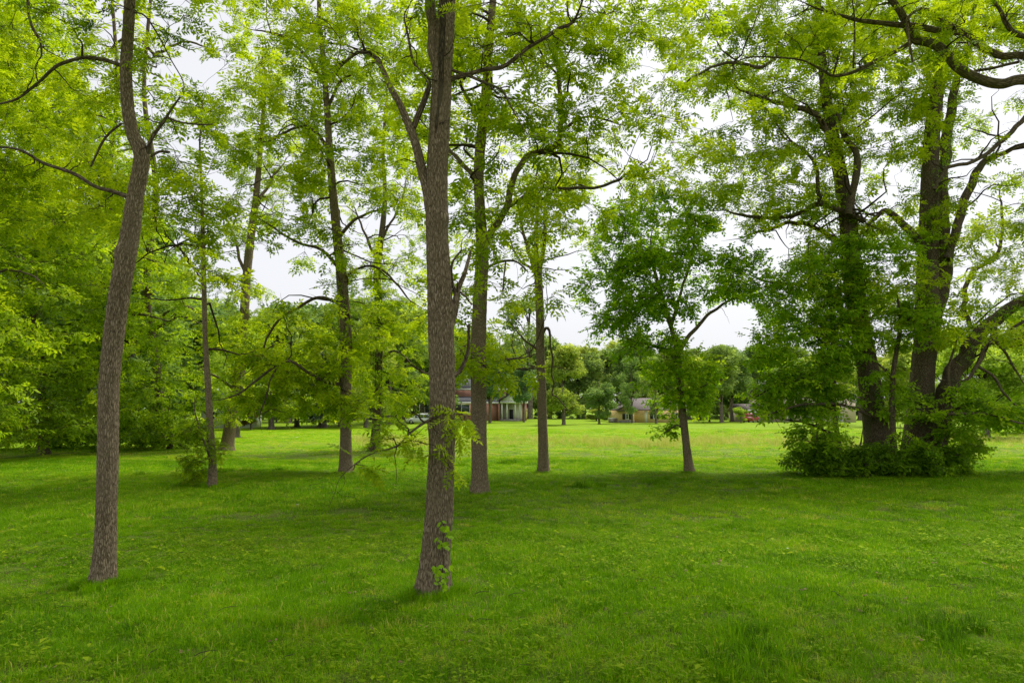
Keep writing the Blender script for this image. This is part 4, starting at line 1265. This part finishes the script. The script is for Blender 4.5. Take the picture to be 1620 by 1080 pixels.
def brick_mat():
    m, nt, b, out = newmat('far_brick')
    tc = N(nt, 'ShaderNodeTexCoord')
    mp = N(nt, 'ShaderNodeMapping')
    mp.inputs['Rotation'].default_value = (math.pi / 2, 0, 0)
    br = N(nt, 'ShaderNodeTexBrick')
    br.inputs['Scale'].default_value = 4
    br.inputs['Color1'].default_value = (0.40, 0.15, 0.11, 1)
    br.inputs['Color2'].default_value = (0.48, 0.21, 0.16, 1)
    br.inputs['Mortar'].default_value = (0.4, 0.3, 0.25, 1)
    nt.links.new(tc.outputs['Object'], mp.inputs[0])
    nt.links.new(mp.outputs[0], br.inputs['Vector'])
    nt.links.new(br.outputs['Color'], b.inputs['Base Color'])
    b.inputs['Roughness'].default_value = 0.85
    return m
M['brick'] = brick_mat()
M['white'] = plain_mat('white_paint', (0.78, 0.78, 0.76), 0.5, 0.3, 0.05)
M['roof_grey'] = plain_mat('grey_shingle', (0.10, 0.10, 0.115), 0.85, 0.2, 0.25, 8)
M['roof_brown'] = plain_mat('brown_shingle', (0.15, 0.125, 0.12), 0.85, 0.2, 0.25, 8)
M['yellow'] = plain_mat('yellow_stucco', (0.74, 0.54, 0.26), 0.8, 0.2, 0.08)
M['beige'] = plain_mat('beige_siding', (0.62, 0.50, 0.42), 0.8, 0.2, 0.08)
M['stone'] = plain_mat('stone_base', (0.32, 0.29, 0.26), 0.9, 0.1, 0.35, 3)
M['glass'] = plain_mat('window_glass', (0.06, 0.075, 0.09), 0.08, 0.6, 0.2)
M['black'] = plain_mat('dark_shutter', (0.035, 0.04, 0.06), 0.6, 0.3)
M['red'] = plain_mat('red_car_paint', (0.30, 0.03, 0.045), 0.3, 0.5, 0.05)
M['carwhite'] = plain_mat('white_car_paint', (0.75, 0.76, 0.78), 0.25, 0.5, 0.04)
M['rubber'] = plain_mat('tyre_rubber', (0.03, 0.03, 0.03), 0.85, 0.1)
M['chrome'] = plain_mat('wheel_metal', (0.5, 0.5, 0.52), 0.3, 0.5, 0.05, 3, 0.9)
M['lamp'] = plain_mat('lamp_lens', (0.6, 0.55, 0.45), 0.15, 0.6)

def window(parent, off, x0, x1, z0, z1, y, panes=2, shutters=False):
    w = box('window', x0 + .06, x1 - .06, y - .05, y + .1, z0 + .06, z1 - .06, M['glass'], parent, off)
    o2 = off
    box('frame', x0 - .08, x1 + .08, y - .1, y + .05, z1 - .06, z1 + .1, M['white'], w, o2)
    box('sill', x0 - .12, x1 + .12, y - .16, y + .05, z0 - .1, z0 + .06, M['white'], w, o2)
    for i in range(panes + 1):
        xx = x0 + (x1 - x0) * i / panes
        box('mullion', xx - .06, xx + .06, y - .09, y + .05, z0 + .06, z1 - .06, M['white'], w, o2)
    if shutters:
        for a, b in ((x0 - .62, x0 - .12), (x1 + .12, x1 + .62)):
            box('shutter', a, b, y - .08, y - .002, z0 - .05, z1 + .05, M['black'], parent, off)

def X(px, Y): return at(px, 660, Y)[0]
def Z(py, Y): return at(810, py, Y)[2]

def brick_house():
    Y = 130.0
    off = (X(745, Y), Y, 0.25)
    root = empty('brick_house', off)
    tag(root, 'red brick house with white porch columns seen between the middle trunks', 'house')
    g = Z(664, Y)
    e = Z(638, Y)
    x0, x1 = X(665, Y), X(787, Y)
    box('wall', x0, x1, Y, Y + 9, -0.3, e, M['brick'], root, off)
    box('fascia', x0 - .3, x1 + .3, Y - .35, Y - .05, e - 0.02, e + 0.28, M['white'], root, off)
    gable('roof', x0, x1, Y - .1, Y + 9, e + .26, e + 1.35, M['roof_grey'], root, off, 'x', 0.2, 0.15)
    ux0, ux1 = X(690, Y), X(800, Y)
    box('upper_wall', ux0, ux1, Y + 4, Y + 10, e, Z(617, Y + 4), M['brick'], root, off)
    box('upper_fascia', ux0 - .3, ux1 + .3, Y + 3.7, Y + 10.3, Z(617, Y + 4), Z(617, Y + 4) + .35, M['white'], root, off)
    gable('upper_roof', ux0, ux1, Y + 4, Y + 10, Z(617, Y + 4) + .36, Z(600, Y + 4), M['roof_grey'], root, off, 'x', 0.3, 0.15)
    window(root, off, X(717, Y), X(743, Y), Z(652.5, Y), Z(639.5, Y), Y - .02, 2)
    window(root, off, X(672, Y), X(690, Y), Z(652.5, Y), Z(639.5, Y), Y - .02, 2)
    window(root, off, X(748, Y), X(768, Y), Z(652.5, Y), Z(639.5, Y), Y - .02, 2)
    # porch
    p0, p1 = X(788, Y), X(833, Y)
    box('porch_wall', p0 + .05, p1, Y + 2, Y + 9, -0.3, e, M['white'], root, off)
    d = box('door', X(806, Y), X(812, Y), Y + 1.9, Y + 2.05, 0.2, 2.3, M['black'], root, off)
    box('porch_floor', p0 + .05, p1, Y - .5, Y + 1.95, -0.2, g + .15, M['stone'], root, off)
    for px in (794, 802, 815, 822.5):
        box('column', X(px, Y) - .14, X(px, Y) + .14, Y - .3, Y - .02, g + .15, e, M['white'], root, off)
    box('porch_beam', p0 + .35, p1 + .3, Y - .5, Y + 2, e, e + .4, M['white'], root, off)
    gable('porch_roof', p0 + .3, p1, Y - .5, Y + 9, e + .42, e + 2.2, M['roof_grey'], root, off, 'y', 0.2, 0.15)
    prism_gable('pediment', p0 + .3, p1, Y - .3, e + .41, e + 2.1, M['white'], root, off)
    box('pier', X(783, Y) + .6, X(789.5, Y) + .1, Y - .6, Y - .02, -0.3, e - .05, M['brick'], root, off)
    box('pier', X(826, Y), X(833, Y), Y - .6, Y - .35, -0.3, e - .05, M['brick'], root, off)
brick_house()

def yellow_house():
    Y = 120.0
    off = (X(1015, Y), Y, 0)
    root = empty('yellow_house', off)
    tag(root, 'low yellow house with brown roof and dark shutters across the field', 'house')
    e = Z(649, Y)
    x0, x1 = X(976, Y), X(1085, Y)
    xg = X(1001, Y)
    box('wall', x0, xg, Y - 1.5, Y + 8, -0.1, e, M['yellow'], root, off)
    box('wall', xg, x1, Y, Y + 8, -0.1, e, M['yellow'], root, off)
    gable('roof', x0, x1, Y, Y + 8, e, Z(631, Y + 4), M['roof_brown'], root, off, 'x', 0.4, 0.18, hip=3.5)
    gable('roof', x0, X(998, Y), Y - 1.5, Y + 4, e + .02, Z(642, Y), M['roof_brown'], root, off, 'y', 0.3, 0.15)
    prism_gable('gable_wall', x0, X(998, Y), Y - 1.48, e + .01, Z(642.6, Y), M['yellow'], root, off)
    box('fascia', x0 - .3, xg + .1, Y - 1.85, Y - 1.55, e - .12, e + .12, M['roof_brown'], root, off)
    box('stone_base', x0, xg, Y - 1.62, Y - 1.52, -0.1, 0.5, M['stone'], root, off)
    window(root, off, X(988, Y), X(991.5, Y), Z(662.5, Y), Z(654.5, Y), Y - 1.52, 1, True)
    window(root, off, X(1034, Y), X(1038, Y), Z(662, Y), Z(653.5, Y), Y - .02, 1, True)
    window(root, off, X(1068, Y), X(1072, Y), Z(662, Y), Z(653.5, Y), Y - .02, 1, True)
    d = box('door', X(1020, Y), X(1023.5, Y), Y - .06, Y + .05, 0.05, 2.1, M['white'], root, off)
    box('handle', X(1022.8, Y), X(1023.1, Y), Y - .12, Y - .06, 1.0, 1.1, M['chrome'], d, off)
    box('porch_wall', X(962, Y), x0 - .02, Y - .6, Y - .3, -0.1, 0.75, M['stone'], root, off)
    box('porch_rail', X(962, Y), x0 - .02, Y - .62, Y - .28, 0.76, 0.9, M['white'], root, off)
yellow_house()

def right_house():
    Y = 128.0
    off = (X(1240, Y), Y, 0)
    root = empty('beige_house', off)
    tag(root, 'pinkish beige house with several gables glimpsed through the right thicket', 'house')
    x0, x1 = X(1172, Y), X(1350, Y)
    e = Z(652, Y)
    box('garage_wall', x0, X(1212, Y), Y, Y + 7, -0.1, e, M['beige'], root, off)
    gable('garage_roof', x0, X(1212, Y), Y, Y + 7, e, Z(640, Y), M['roof_brown'], root, off, 'x', 0.4, .18)
    box('fascia', x0 - .4, X(1212, Y), Y - .75, Y - .42, e - .1, e + .15, M['white'], root, off)
    g = box('garage_door', X(1180, Y), X(1200, Y), Y - .06, Y + .05, 0, 2.3, M['white'], root, off)
    for i in range(3):
        box('panel', X(1180, Y) + .1, X(1200, Y) - .1, Y - .1, Y - .06, 0.15 + i * .72, 0.75 + i * .72, M['white'], g, off)
    e2 = Z(630, Y)
    box('wall', X(1212, Y) + .02, x1, Y - 1, Y + 9, -0.1, e2, M['beige'], root, off)
    gable('roof', X(1212, Y), x1, Y - 1, Y + 9, e2 + .02, Z(606, Y), M['roof_brown'], root, off, 'x', 0.4, .18)
    gable('gable_roof', X(1230, Y), X(1257, Y), Y - 2.4, Y + 4, e2 + .05, Z(618.5, Y), M['roof_brown'], root, off, 'y', 0.3, .15)
    prism_gable('gable_wall', X(1230, Y), X(1257, Y), Y - 2.38, e2 + .04, Z(619.5, Y), M['beige'], root, off)
    box('bay_wall', X(1231, Y), X(1256, Y), Y - 2.38, Y - 1.02, -0.1, e2, M['beige'], root, off)
    box('chimney', X(1298, Y), X(1309, Y), Y + 1, Y + 2.5, e2, Z(597, Y), M['stone'], root, off)
    for a in (1238, 1270, 1285, 1320):
        yy = Y - 2.4 if a == 1238 else Y - 1.02
        window(root, off, X(a, Y), X(a + 8, Y), Z(648, Y), Z(637, Y), yy, 2)
        window(root, off, X(a, Y), X(a + 8, Y), Z(665, Y), Z(654, Y), yy, 2)
right_house()

def simple_house(name, label, px0, px1, Y, pe, pr, wall, roof, wins):
    off = (X((px0 + px1) / 2, Y), Y, 0)
    root = empty(name, off)
    tag(root, label, 'house')
    e = Z(pe, Y)
    x0, x1 = X(px0, Y), X(px1, Y)
    box('wall', x0, x1, Y, Y + 8, -0.1, e, M[wall], root, off)
    box('fascia', x0 - .3, x1 + .3, Y - .45, Y - .15, e - .1, e + .14, M['white'], root, off)
    gable('roof', x0, x1, Y, Y + 8, e + .02, Z(pr, Y + 4), M[roof], root, off, 'x', 0.35, .18)
    for a in wins:
        window(root, off, X(a, Y), X(a + 9, Y), Z(pe + 18, Y), Z(pe + 6, Y), Y - .02, 2)
    d = box('door', x0 + (x1 - x0) * .62, x0 + (x1 - x0) * .62 + 1, Y - .05, Y + .05, 0.05, 2.1, M['black'], root, off)
simple_house('white_house', 'white house glimpsed between the thin left trunks', 318, 378, 88, 645, 622, 'white', 'roof_grey', (336, 356))
simple_house('tan_house', 'tan house half hidden behind the mossy arching walnut', 512, 582, 150, 655, 640, 'beige', 'roof_brown', (528, 556))

def loft(name, secs, mat, parent):
    """secs: list of rings (same count) lofted into a closed body"""
    S = np.array(secs, float)
    n, k, _ = S.shape
    q = []
    for i in range(n - 1):
        for j in range(k):
            q.append((i * k + j, i * k + (j + 1) % k, (i + 1) * k + (j + 1) % k, (i + 1) * k + j))
    V = np.vstack([S.reshape(-1, 3), S[0].mean(0)[None], S[-1].mean(0)[None]])
    t = [(n * k, (j + 1) % k, j) for j in range(k)] + [(n * k + 1, (n - 1) * k + j, (n - 1) * k + (j + 1) % k) for j in range(k)]
    return link(name, mesh_np(name, V, np.array(q), np.array(t), False), mat, parent)

def car(name, label, px, Y, paint, rot=0.0, suv=True):
    x = X(px, Y)
    root = empty(name, (x, Y, gz(x, Y) if Y < 100 else 0.0))
    root.rotation_euler = (0, 0, rot)
    tag(root, label, 'car')
    def ring(xx, w, z0, z1): return [(xx, -w, z0), (xx, w, z0), (xx, w * 1.0, z0 + (z1 - z0) * .6), (xx, w * .9, z1), (xx, -w * .9, z1), (xx, -w, z0 + (z1 - z0) * .6)]
    hd = 1.0
    loft('body', [ring(-2.25, .75, .45, .8), ring(-2.1, .88, .32, .98), ring(-1.2, .92, .3, hd + .02), ring(0, .93, .3, hd + .04), ring(1.2, .92, .3, hd), ring(2.1, .86, .34, .85), ring(2.28, .74, .45, .72)], paint, root)
    rf = 1.72 if suv else 1.45
    back = -2.0 if suv else -1.5
    cab = loft('cabin', [ring(back, .82, .96, 1.0), ring(back + .35, .78, .96, rf - .05), ring(-.3, .78, .96, rf), ring(.45, .76, .96, rf - .04), ring(1.25, .82, .96, 1.0)], paint, root)
    for s in (-1, 1):
        for a, b in ((back + .5, -.75), (-.62, .25), (.36, .75)):
            zt = rf - .16 if b < .5 else rf - .34
            v = np.array([(a, s * .885, 1.04), (b, s * .885, 1.04), (b - .05, s * .80, zt), (a + .05, s * .80, zt), (a, s * .84, 1.04), (b, s * .84, 1.04), (b - .05, s * .76, zt), (a + .05, s * .76, zt)])
            q = np.array([(0, 1, 2, 3), (4, 7, 6, 5), (0, 4, 5, 1), (1, 5, 6, 2), (2, 6, 7, 3), (3, 7, 4, 0)])
            link('window', mesh_np('window', v, q), M['glass'], root)
        for xx in (-1.4, 1.4):
            th = np.arange(16) / 16 * 2 * np.pi
            wsec = lambda r, y: [(xx + r * math.cos(t), y, .34 + r * math.sin(t)) for t in th]
            wh = loft('wheel', [wsec(.28, s * .70), wsec(.34, s * .72), wsec(.34, s * .92), wsec(.29, s * .945)], M['rubber'], root)
            loft('rim', [wsec(.2, s * .93), wsec(.2, s * .955), wsec(.08, s * .96)], M['chrome'], wh)
        box('headlight', 2.1, 2.24, s * .62 - .14, s * .62 + .14, .64, .78, M['lamp'], root)
        box('tail_light', -2.24, -2.1, s * .66 - .1, s * .66 + .1, .7, .86, M['red'], root)
        box('mirror', .75, .9, s * .98 - .08, s * .98 + .08, 1.02, 1.16, paint, root)
    v = np.array([(1.18, -.68, 1.04), (1.18, .68, 1.04), (.58, .62, rf - .14), (.58, -.62, rf - .14)]) + np.array((.04, 0, .02))
    link('windscreen', mesh_np('windscreen', np.vstack([v, v - (.03, 0, .02)]), np.array([(0, 1, 2, 3), (4, 7, 6, 5), (0, 4, 5, 1), (1, 5, 6, 2), (2, 6, 7, 3), (3, 7, 4, 0)])), M['glass'], root)
car('parked_car', 'white parked vehicle beyond the field left of the middle trunk', 665, 112, M['carwhite'], math.pi)
car('parked_car', 'red parked car before the beige garage at right', 1188, 123, M['red'], 0.95)

# ------------------------------------------------------------------ grass
def tuft(name, nb, h, spread, w, seed, lean=0.5, mat='grass'):
    r = np.random.default_rng(seed)
    V, Q, Tt, ti = [], [], [], []
    for i in range(nb):
        a = r.random() * 6.283
        rad = spread * math.sqrt(r.random())
        b = np.array((rad * math.cos(a), rad * math.sin(a), -0.01))
        hh = h * r.uniform(0.5, 1.15)
        a2 = a + r.normal(0, 0.9)
        ln = lean * r.uniform(0.15, 1.1)
        d = np.array((math.cos(a2), math.sin(a2), 0))
        sd_ = np.array((-math.sin(a2 + r.normal(0, .8)), math.cos(a2 + r.normal(0, .8)), 0)) * w / 2 * r.uniform(0.7, 1.3)
        m1 = b + d * hh * ln * 0.25 + np.array((0, 0, hh * 0.55))
        tip = b + d * hh * ln * 0.85 + np.array((0, 0, hh * (1 - 0.35 * ln)))
        n = len(V)
        V += [b - sd_, b + sd_, m1 + sd_ * .8, m1 - sd_ * .8, tip]
        Q.append((n, n + 1, n + 2, n + 3))
        Tt.append((n + 3, n + 2, n + 4))
        c = np.clip(r.normal(0.42, 0.13), 0, 1)
        if r.random() < 0.04: c = 0.97
        ti.append(c)
    me = mesh_np(name, np.array(V), np.array(Q), np.array(Tt), False, np.array(ti + ti))
    me.materials.append(M[mat])
    return bpy.data.objects.new(name, me)

def weed(name, seed, n=9, size=0.09, tall=0.06):
    r = np.random.default_rng(seed)
    q, ti = [], []
    for i in range(n):
        a = r.random() * 6.283
        h = tall * r.uniform(0.3, 1.6)
        b = np.array((0.05 * math.cos(a), 0.05 * math.sin(a), h))
        q.append(leaflet(b, (math.cos(a), math.sin(a), r.uniform(-.2, .4)), (-math.sin(a), math.cos(a), 0), size * r.uniform(.6, 1.2), size * r.uniform(.4, .65), r))
        ti.append(np.clip(r.normal(0.5, 0.2), 0, 1))
    V = np.array(q).reshape(-1, 3)
    me = mesh_np(name, V, np.arange(len(V)).reshape(-1, 4), fattr=np.array(ti))
    me.materials.append(M['weed'])
    return bpy.data.objects.new(name, me)

def scatter(name, label, cat, protos, pos, idx, rot, scl, tint, holder_mat):
    me = bpy.data.meshes.new(name)
    n = len(pos)
    me.vertices.add(n)
    me.vertices.foreach_set('co', np.asarray(pos, np.float32).ravel())
    for nm, typ, arr in (('idx', 'INT', idx), ('rot', 'FLOAT', rot), ('itint', 'FLOAT', tint)):
        a = me.attributes.new(nm, typ, 'POINT')
        a.data.foreach_set('value', np.asarray(arr, np.int32 if typ == 'INT' else np.float32))
    a = me.attributes.new('scl', 'FLOAT_VECTOR', 'POINT')
    a.data.foreach_set('vector', np.asarray(scl, np.float32).ravel())
    o = link(name, me, holder_mat)
    tag(o, label, cat, kind='stuff')
    ng = bpy.data.node_groups.new(name + '_nodes', 'GeometryNodeTree')
    ng.interface.new_socket('Geometry', in_out='INPUT', socket_type='NodeSocketGeometry')
    ng.interface.new_socket('Geometry', in_out='OUTPUT', socket_type='NodeSocketGeometry')
    gi, go = ng.nodes.new('NodeGroupInput'), ng.nodes.new('NodeGroupOutput')
    jn = ng.nodes.new('GeometryNodeJoinGeometry')
    def attr(nm, typ):
        x = ng.nodes.new('GeometryNodeInputNamedAttribute')
        x.data_type = typ
        x.inputs['Name'].default_value = nm
        return x.outputs['Attribute']
    ai, ar, asx = attr('idx', 'INT'), attr('rot', 'FLOAT'), attr('scl', 'FLOAT_VECTOR')
    cx = ng.nodes.new('ShaderNodeCombineXYZ')
    ng.links.new(ar, cx.inputs['Z'])
    for k, p in enumerate(protos):
        oi = ng.nodes.new('GeometryNodeObjectInfo')
        oi.inputs['Object'].default_value = p
        oi.inputs['As Instance'].default_value = False
        cmp_ = ng.nodes.new('FunctionNodeCompare')
        cmp_.data_type = 'INT'
        cmp_.operation = 'EQUAL'
        ng.links.new(ai, cmp_.inputs[2])
        cmp_.inputs[3].default_value = k
        ip = ng.nodes.new('GeometryNodeInstanceOnPoints')
        ng.links.new(gi.outputs[0], ip.inputs['Points'])
        ng.links.new(cmp_.outputs[0], ip.inputs['Selection'])
        ng.links.new(oi.outputs['Geometry'], ip.inputs['Instance'])
        ng.links.new(cx.outputs[0], ip.inputs['Rotation'])
        ng.links.new(asx, ip.inputs['Scale'])
        ng.links.new(ip.outputs[0], jn.inputs[0])
    ng.links.new(jn.outputs[0], go.inputs[0])
    md = o.modifiers.new('scatter', 'NODES')
    md.node_group = ng
    return o

def wedge(n, y0, y1, margin=2.5):
    Y = np.sqrt(rng.uniform(y0 ** 2, y1 ** 2, n))
    Xx = (rng.random(n) * 2 - 1) * (0.80 * Y + margin)
    return Xx, Y

def build_grass():
    protos = [tuft('grass_tuft', 70, 0.075, 0.13, 0.0055, 1, 1.1), tuft('grass_tuft', 70, 0.10, 0.13, 0.0055, 2, 1.2), tuft('grass_tuft', 70, 0.055, 0.14, 0.006, 3, 1.5), tuft('grass_tuft', 60, 0.19, 0.10, 0.006, 4, 0.9)]
    P, I, S, Tn = [], [], [], []
    for n, y0, y1, s in ((19000, 5.0, 16, 1.0), (23000, 16, 36, 1.5), (26000, 36, 85, 2.4)):
        x, y = wedge(n, y0, y1)
        patch = fnoise(x * 1.1, y * 1.1, 5)
        tall = fnoise(x * 0.45, y * 0.45, 9)
        idx = rng.choice(3, n, p=(.4, .3, .3))
        dark = (patch > 1.0) & (rng.random(n) < 0.4)
        idx[dark] = 3
        keep = ~((patch < -1.0) & (rng.random(n) < 0.7))      # thin cover where soil shows
        sc = s * rng.uniform(0.7, 1.3, n) * (1 + 0.25 * tall)
        z = gz(x, y)
        hscale = sc * (1.0 if s == 1 else 0.85 if s < 2 else 0.36)
        P.append(np.stack([x, y, z], -1)[keep])
        I.append(idx[keep])
        S.append(np.stack([sc, sc, hscale], -1)[keep])
        t = 0.10 * fnoise(x * 0.5, y * 0.5, 21) + 0.11 * fnoise(x * 2.4, y * 2.4, 23) + 0.13 * rng.normal(0, 1, n)
        t[dark] -= 0.2
        t[rng.random(n) < 0.035] += 0.45
        Tn.append((t + np.where(y > 34, 0.2, 0))[keep])  # field tufts tinted lighter: sunlit brightness put into the colour
    # longer blades left standing round the trunk feet
    for t in TREES[:9]:
        m = 60 if t.Y < 12 else 30
        a = rng.random(m) * 6.283
        rr = 0.2 + 0.28 * rng.random(m) ** 1.5
        x, y = t.root[0] + rr * np.cos(a), t.root[1] + rr * np.sin(a)
        P.append(np.stack([x, y, gz(x, y)], -1))
        I.append(np.full(m, 3))
        S.append(np.stack([np.full(m, .9)] * 3, -1))
        Tn.append(0.08 * rng.normal(0, 1, m))
    P, I, S, Tn = np.concatenate(P), np.concatenate(I), np.concatenate(S), np.concatenate(Tn)
    scatter('grass', 'short green meadow grass covering the ground', 'grass', protos, P, I, rng.random(len(P)) * 6.283, S, Tn, M['grass'])
    # broad-leaved weeds and clover
    wp = [weed('weed_plant', 71, 12, 0.05, 0.05), weed('weed_plant', 72, 14, 0.045, 0.07), weed('weed_plant', 73, 8, 0.065, 0.05), weed('weed_plant', 74, 7, 0.085, 0.07)]
    n = 52000
    x, y = wedge(n, 5.5, 28)
    keep = fnoise(x * 0.9, y * 0.9, 33) + 0.55 * rng.normal(0, 1, n) > 0.25
    x, y = x[keep], y[keep]
    n = len(x)
    s = rng.uniform(0.6, 1.2, n)
    scatter('ground_weeds', 'clover and broad-leaved weeds mixed through the grass', 'weeds', wp, np.stack([x, y, gz(x, y) + 0.01], -1), rng.choice(4, n, p=(.42, .40, .13, .05)), rng.random(n) * 6.283, np.stack([s, s, s], -1), 0.14 * rng.normal(0, 1, n), M['weed'])
    # last year's leaves and bits of twig lying in the grass
    def litter(name, seed, stick):
        r = np.random.default_rng(seed)
        if stick:
            v, q, b = tubes(np.array([[(-0.09, 0, 0.03), (-0.02, 0.015, 0.045), (0.05, -0.01, 0.05), (0.12, 0.01, 0.03)]]), np.array([[0.004, 0.004, 0.003, 0.002]]), 4)
            me = mesh_np(name, v, q, smooth=True, vattr=b)
            me.materials.append(M['twig'])
        else:
            q = [leaflet(np.array((0, 0, 0.035)), (1, 0.2, 0.1), (0, 1, 0.3), 0.06, 0.035, r), leaflet(np.array((0.07, 0.06, 0.03)), (-0.6, 1, 0.2), (1, 0.5, 0), 0.05, 0.03, r)]
            me = mesh_np(name, np.array(q).reshape(-1, 3), np.arange(8).reshape(-1, 4), fattr=np.array((0.3, 0.7)))
            me.materials.append(M['dead_leaf'])
        return bpy.data.objects.new(name, me)
    lp = [litter('dead_leaf', 91, False), litter('dead_leaf', 92, False), litter('twig', 93, True)]
    n = 5200
    x, y = wedge(n, 5.5, 26)
    keep = fnoise(x * 1.1, y * 1.1, 5) + 0.5 * rng.normal(0, 1, n) < -0.1
    x, y = x[keep], y[keep]
    n = len(x)
    s = rng.uniform(0.6, 1.2, n)
    scatter('leaf_litter', 'dead brown leaves and twig bits lying in the grass', 'leaf litter', lp, np.stack([x, y, gz(x, y) + 0.01], -1), rng.choice(3, n, p=(.42, .42, .16)), rng.random(n) * 6.283, np.stack([s, s, s], -1), 0.2 * rng.normal(0, 1, n), M['twig'])
    # pale dry grass across the field
    dp = [tuft('dry_tuft', 26, 0.42, 0.18, 0.014, 81, 0.45, 'straw'), tuft('dry_tuft', 22, 0.36, 0.2, 0.014, 82, 0.6, 'straw')]
    n = 4200
    px = rng.uniform(560, 1750, n)
    py = rng.normal(699, 4.5, n) + 3 * np.sin(px * 0.02)
    g = np.array([ground_xy(a, b) for a, b in zip(px, np.clip(py, 676, 725))])
    x, y = g[:, 0], g[:, 1]
    keep = (fnoise(x * 0.25, y * 0.12, 44) + 0.5 * rng.normal(0, 1, n) > 0.1)
    x, y = x[keep], y[keep]
    n = len(x)
    s = rng.uniform(0.7, 1.3, n)
    scatter('dry_grass', 'pale straw-coloured grass in a band across the field', 'dry grass', dp, np.stack([x, y, gz(x, y)], -1), rng.integers(0, 2, n), rng.random(n) * 6.283, np.stack([s, s, s], -1), 0.15 * rng.normal(0, 1, n), M['straw'])
build_grass()

# ------------------------------------------------------------------ a few flowers
M['petal_y'] = plain_mat('yellow_petal', (0.75, 0.55, 0.02), 0.6, 0.2)
M['petal_w'] = plain_mat('white_petal', (0.75, 0.75, 0.72), 0.6, 0.2)
M['stalk'] = plain_mat('flower_stalk', (0.10, 0.2, 0.03), 0.6, 0.2)
def flower(px, py, label, mat, head):
    x, y = ground_xy(px, py)
    z = gz(x, y)
    root = empty('meadow_flower', (x, y, z))
    tag(root, label, 'flower', 'single flowers in the grass')
    h = 0.16 if y < 25 else 0.3
    v, q, b = tubes(np.array([[(0, 0, 0), (0.01, 0, h * .5), (0, 0.01, h)]]), np.full((1, 3), 0.003), 5)
    link('stalk', mesh_np('stalk', v, q, smooth=True), M['stalk'], root)
    vv, tt = [], []
    for k in range(12):
        a = k / 12 * 6.283
        i = len(vv)
        vv += [(0, 0.01, h), (head * math.cos(a - .2), 0.01 + head * math.sin(a - .2), h + .012), (head * math.cos(a + .2), 0.01 + head * math.sin(a + .2), h + .012)]
        tt.append((i, i + 1, i + 2))
    vv.append((0, 0.01, h + 0.02))
    link('petals', mesh_np('petals', np.array(vv), None, np.array(tt)), mat, root)
flower(435, 687, 'single yellow flower in the far grass, left of the other one', M['petal_y'], 0.11)
flower(492, 684, 'single yellow flower in the far grass, right of the other one', M['petal_y'], 0.11)
flower(470, 697, 'single pale flower in the far grass below the yellow pair', M['petal_w'], 0.1)
flower(470, 808, 'single white clover head in the shaded grass left of the middle trunk', M['petal_w'], 0.03)
flower(209, 870, 'yellow flower just right of the slender trunk foot', M['petal_y'], 0.02)
flower(1247, 880, 'tiny pale flower in the right foreground grass', M['petal_w'], 0.018)
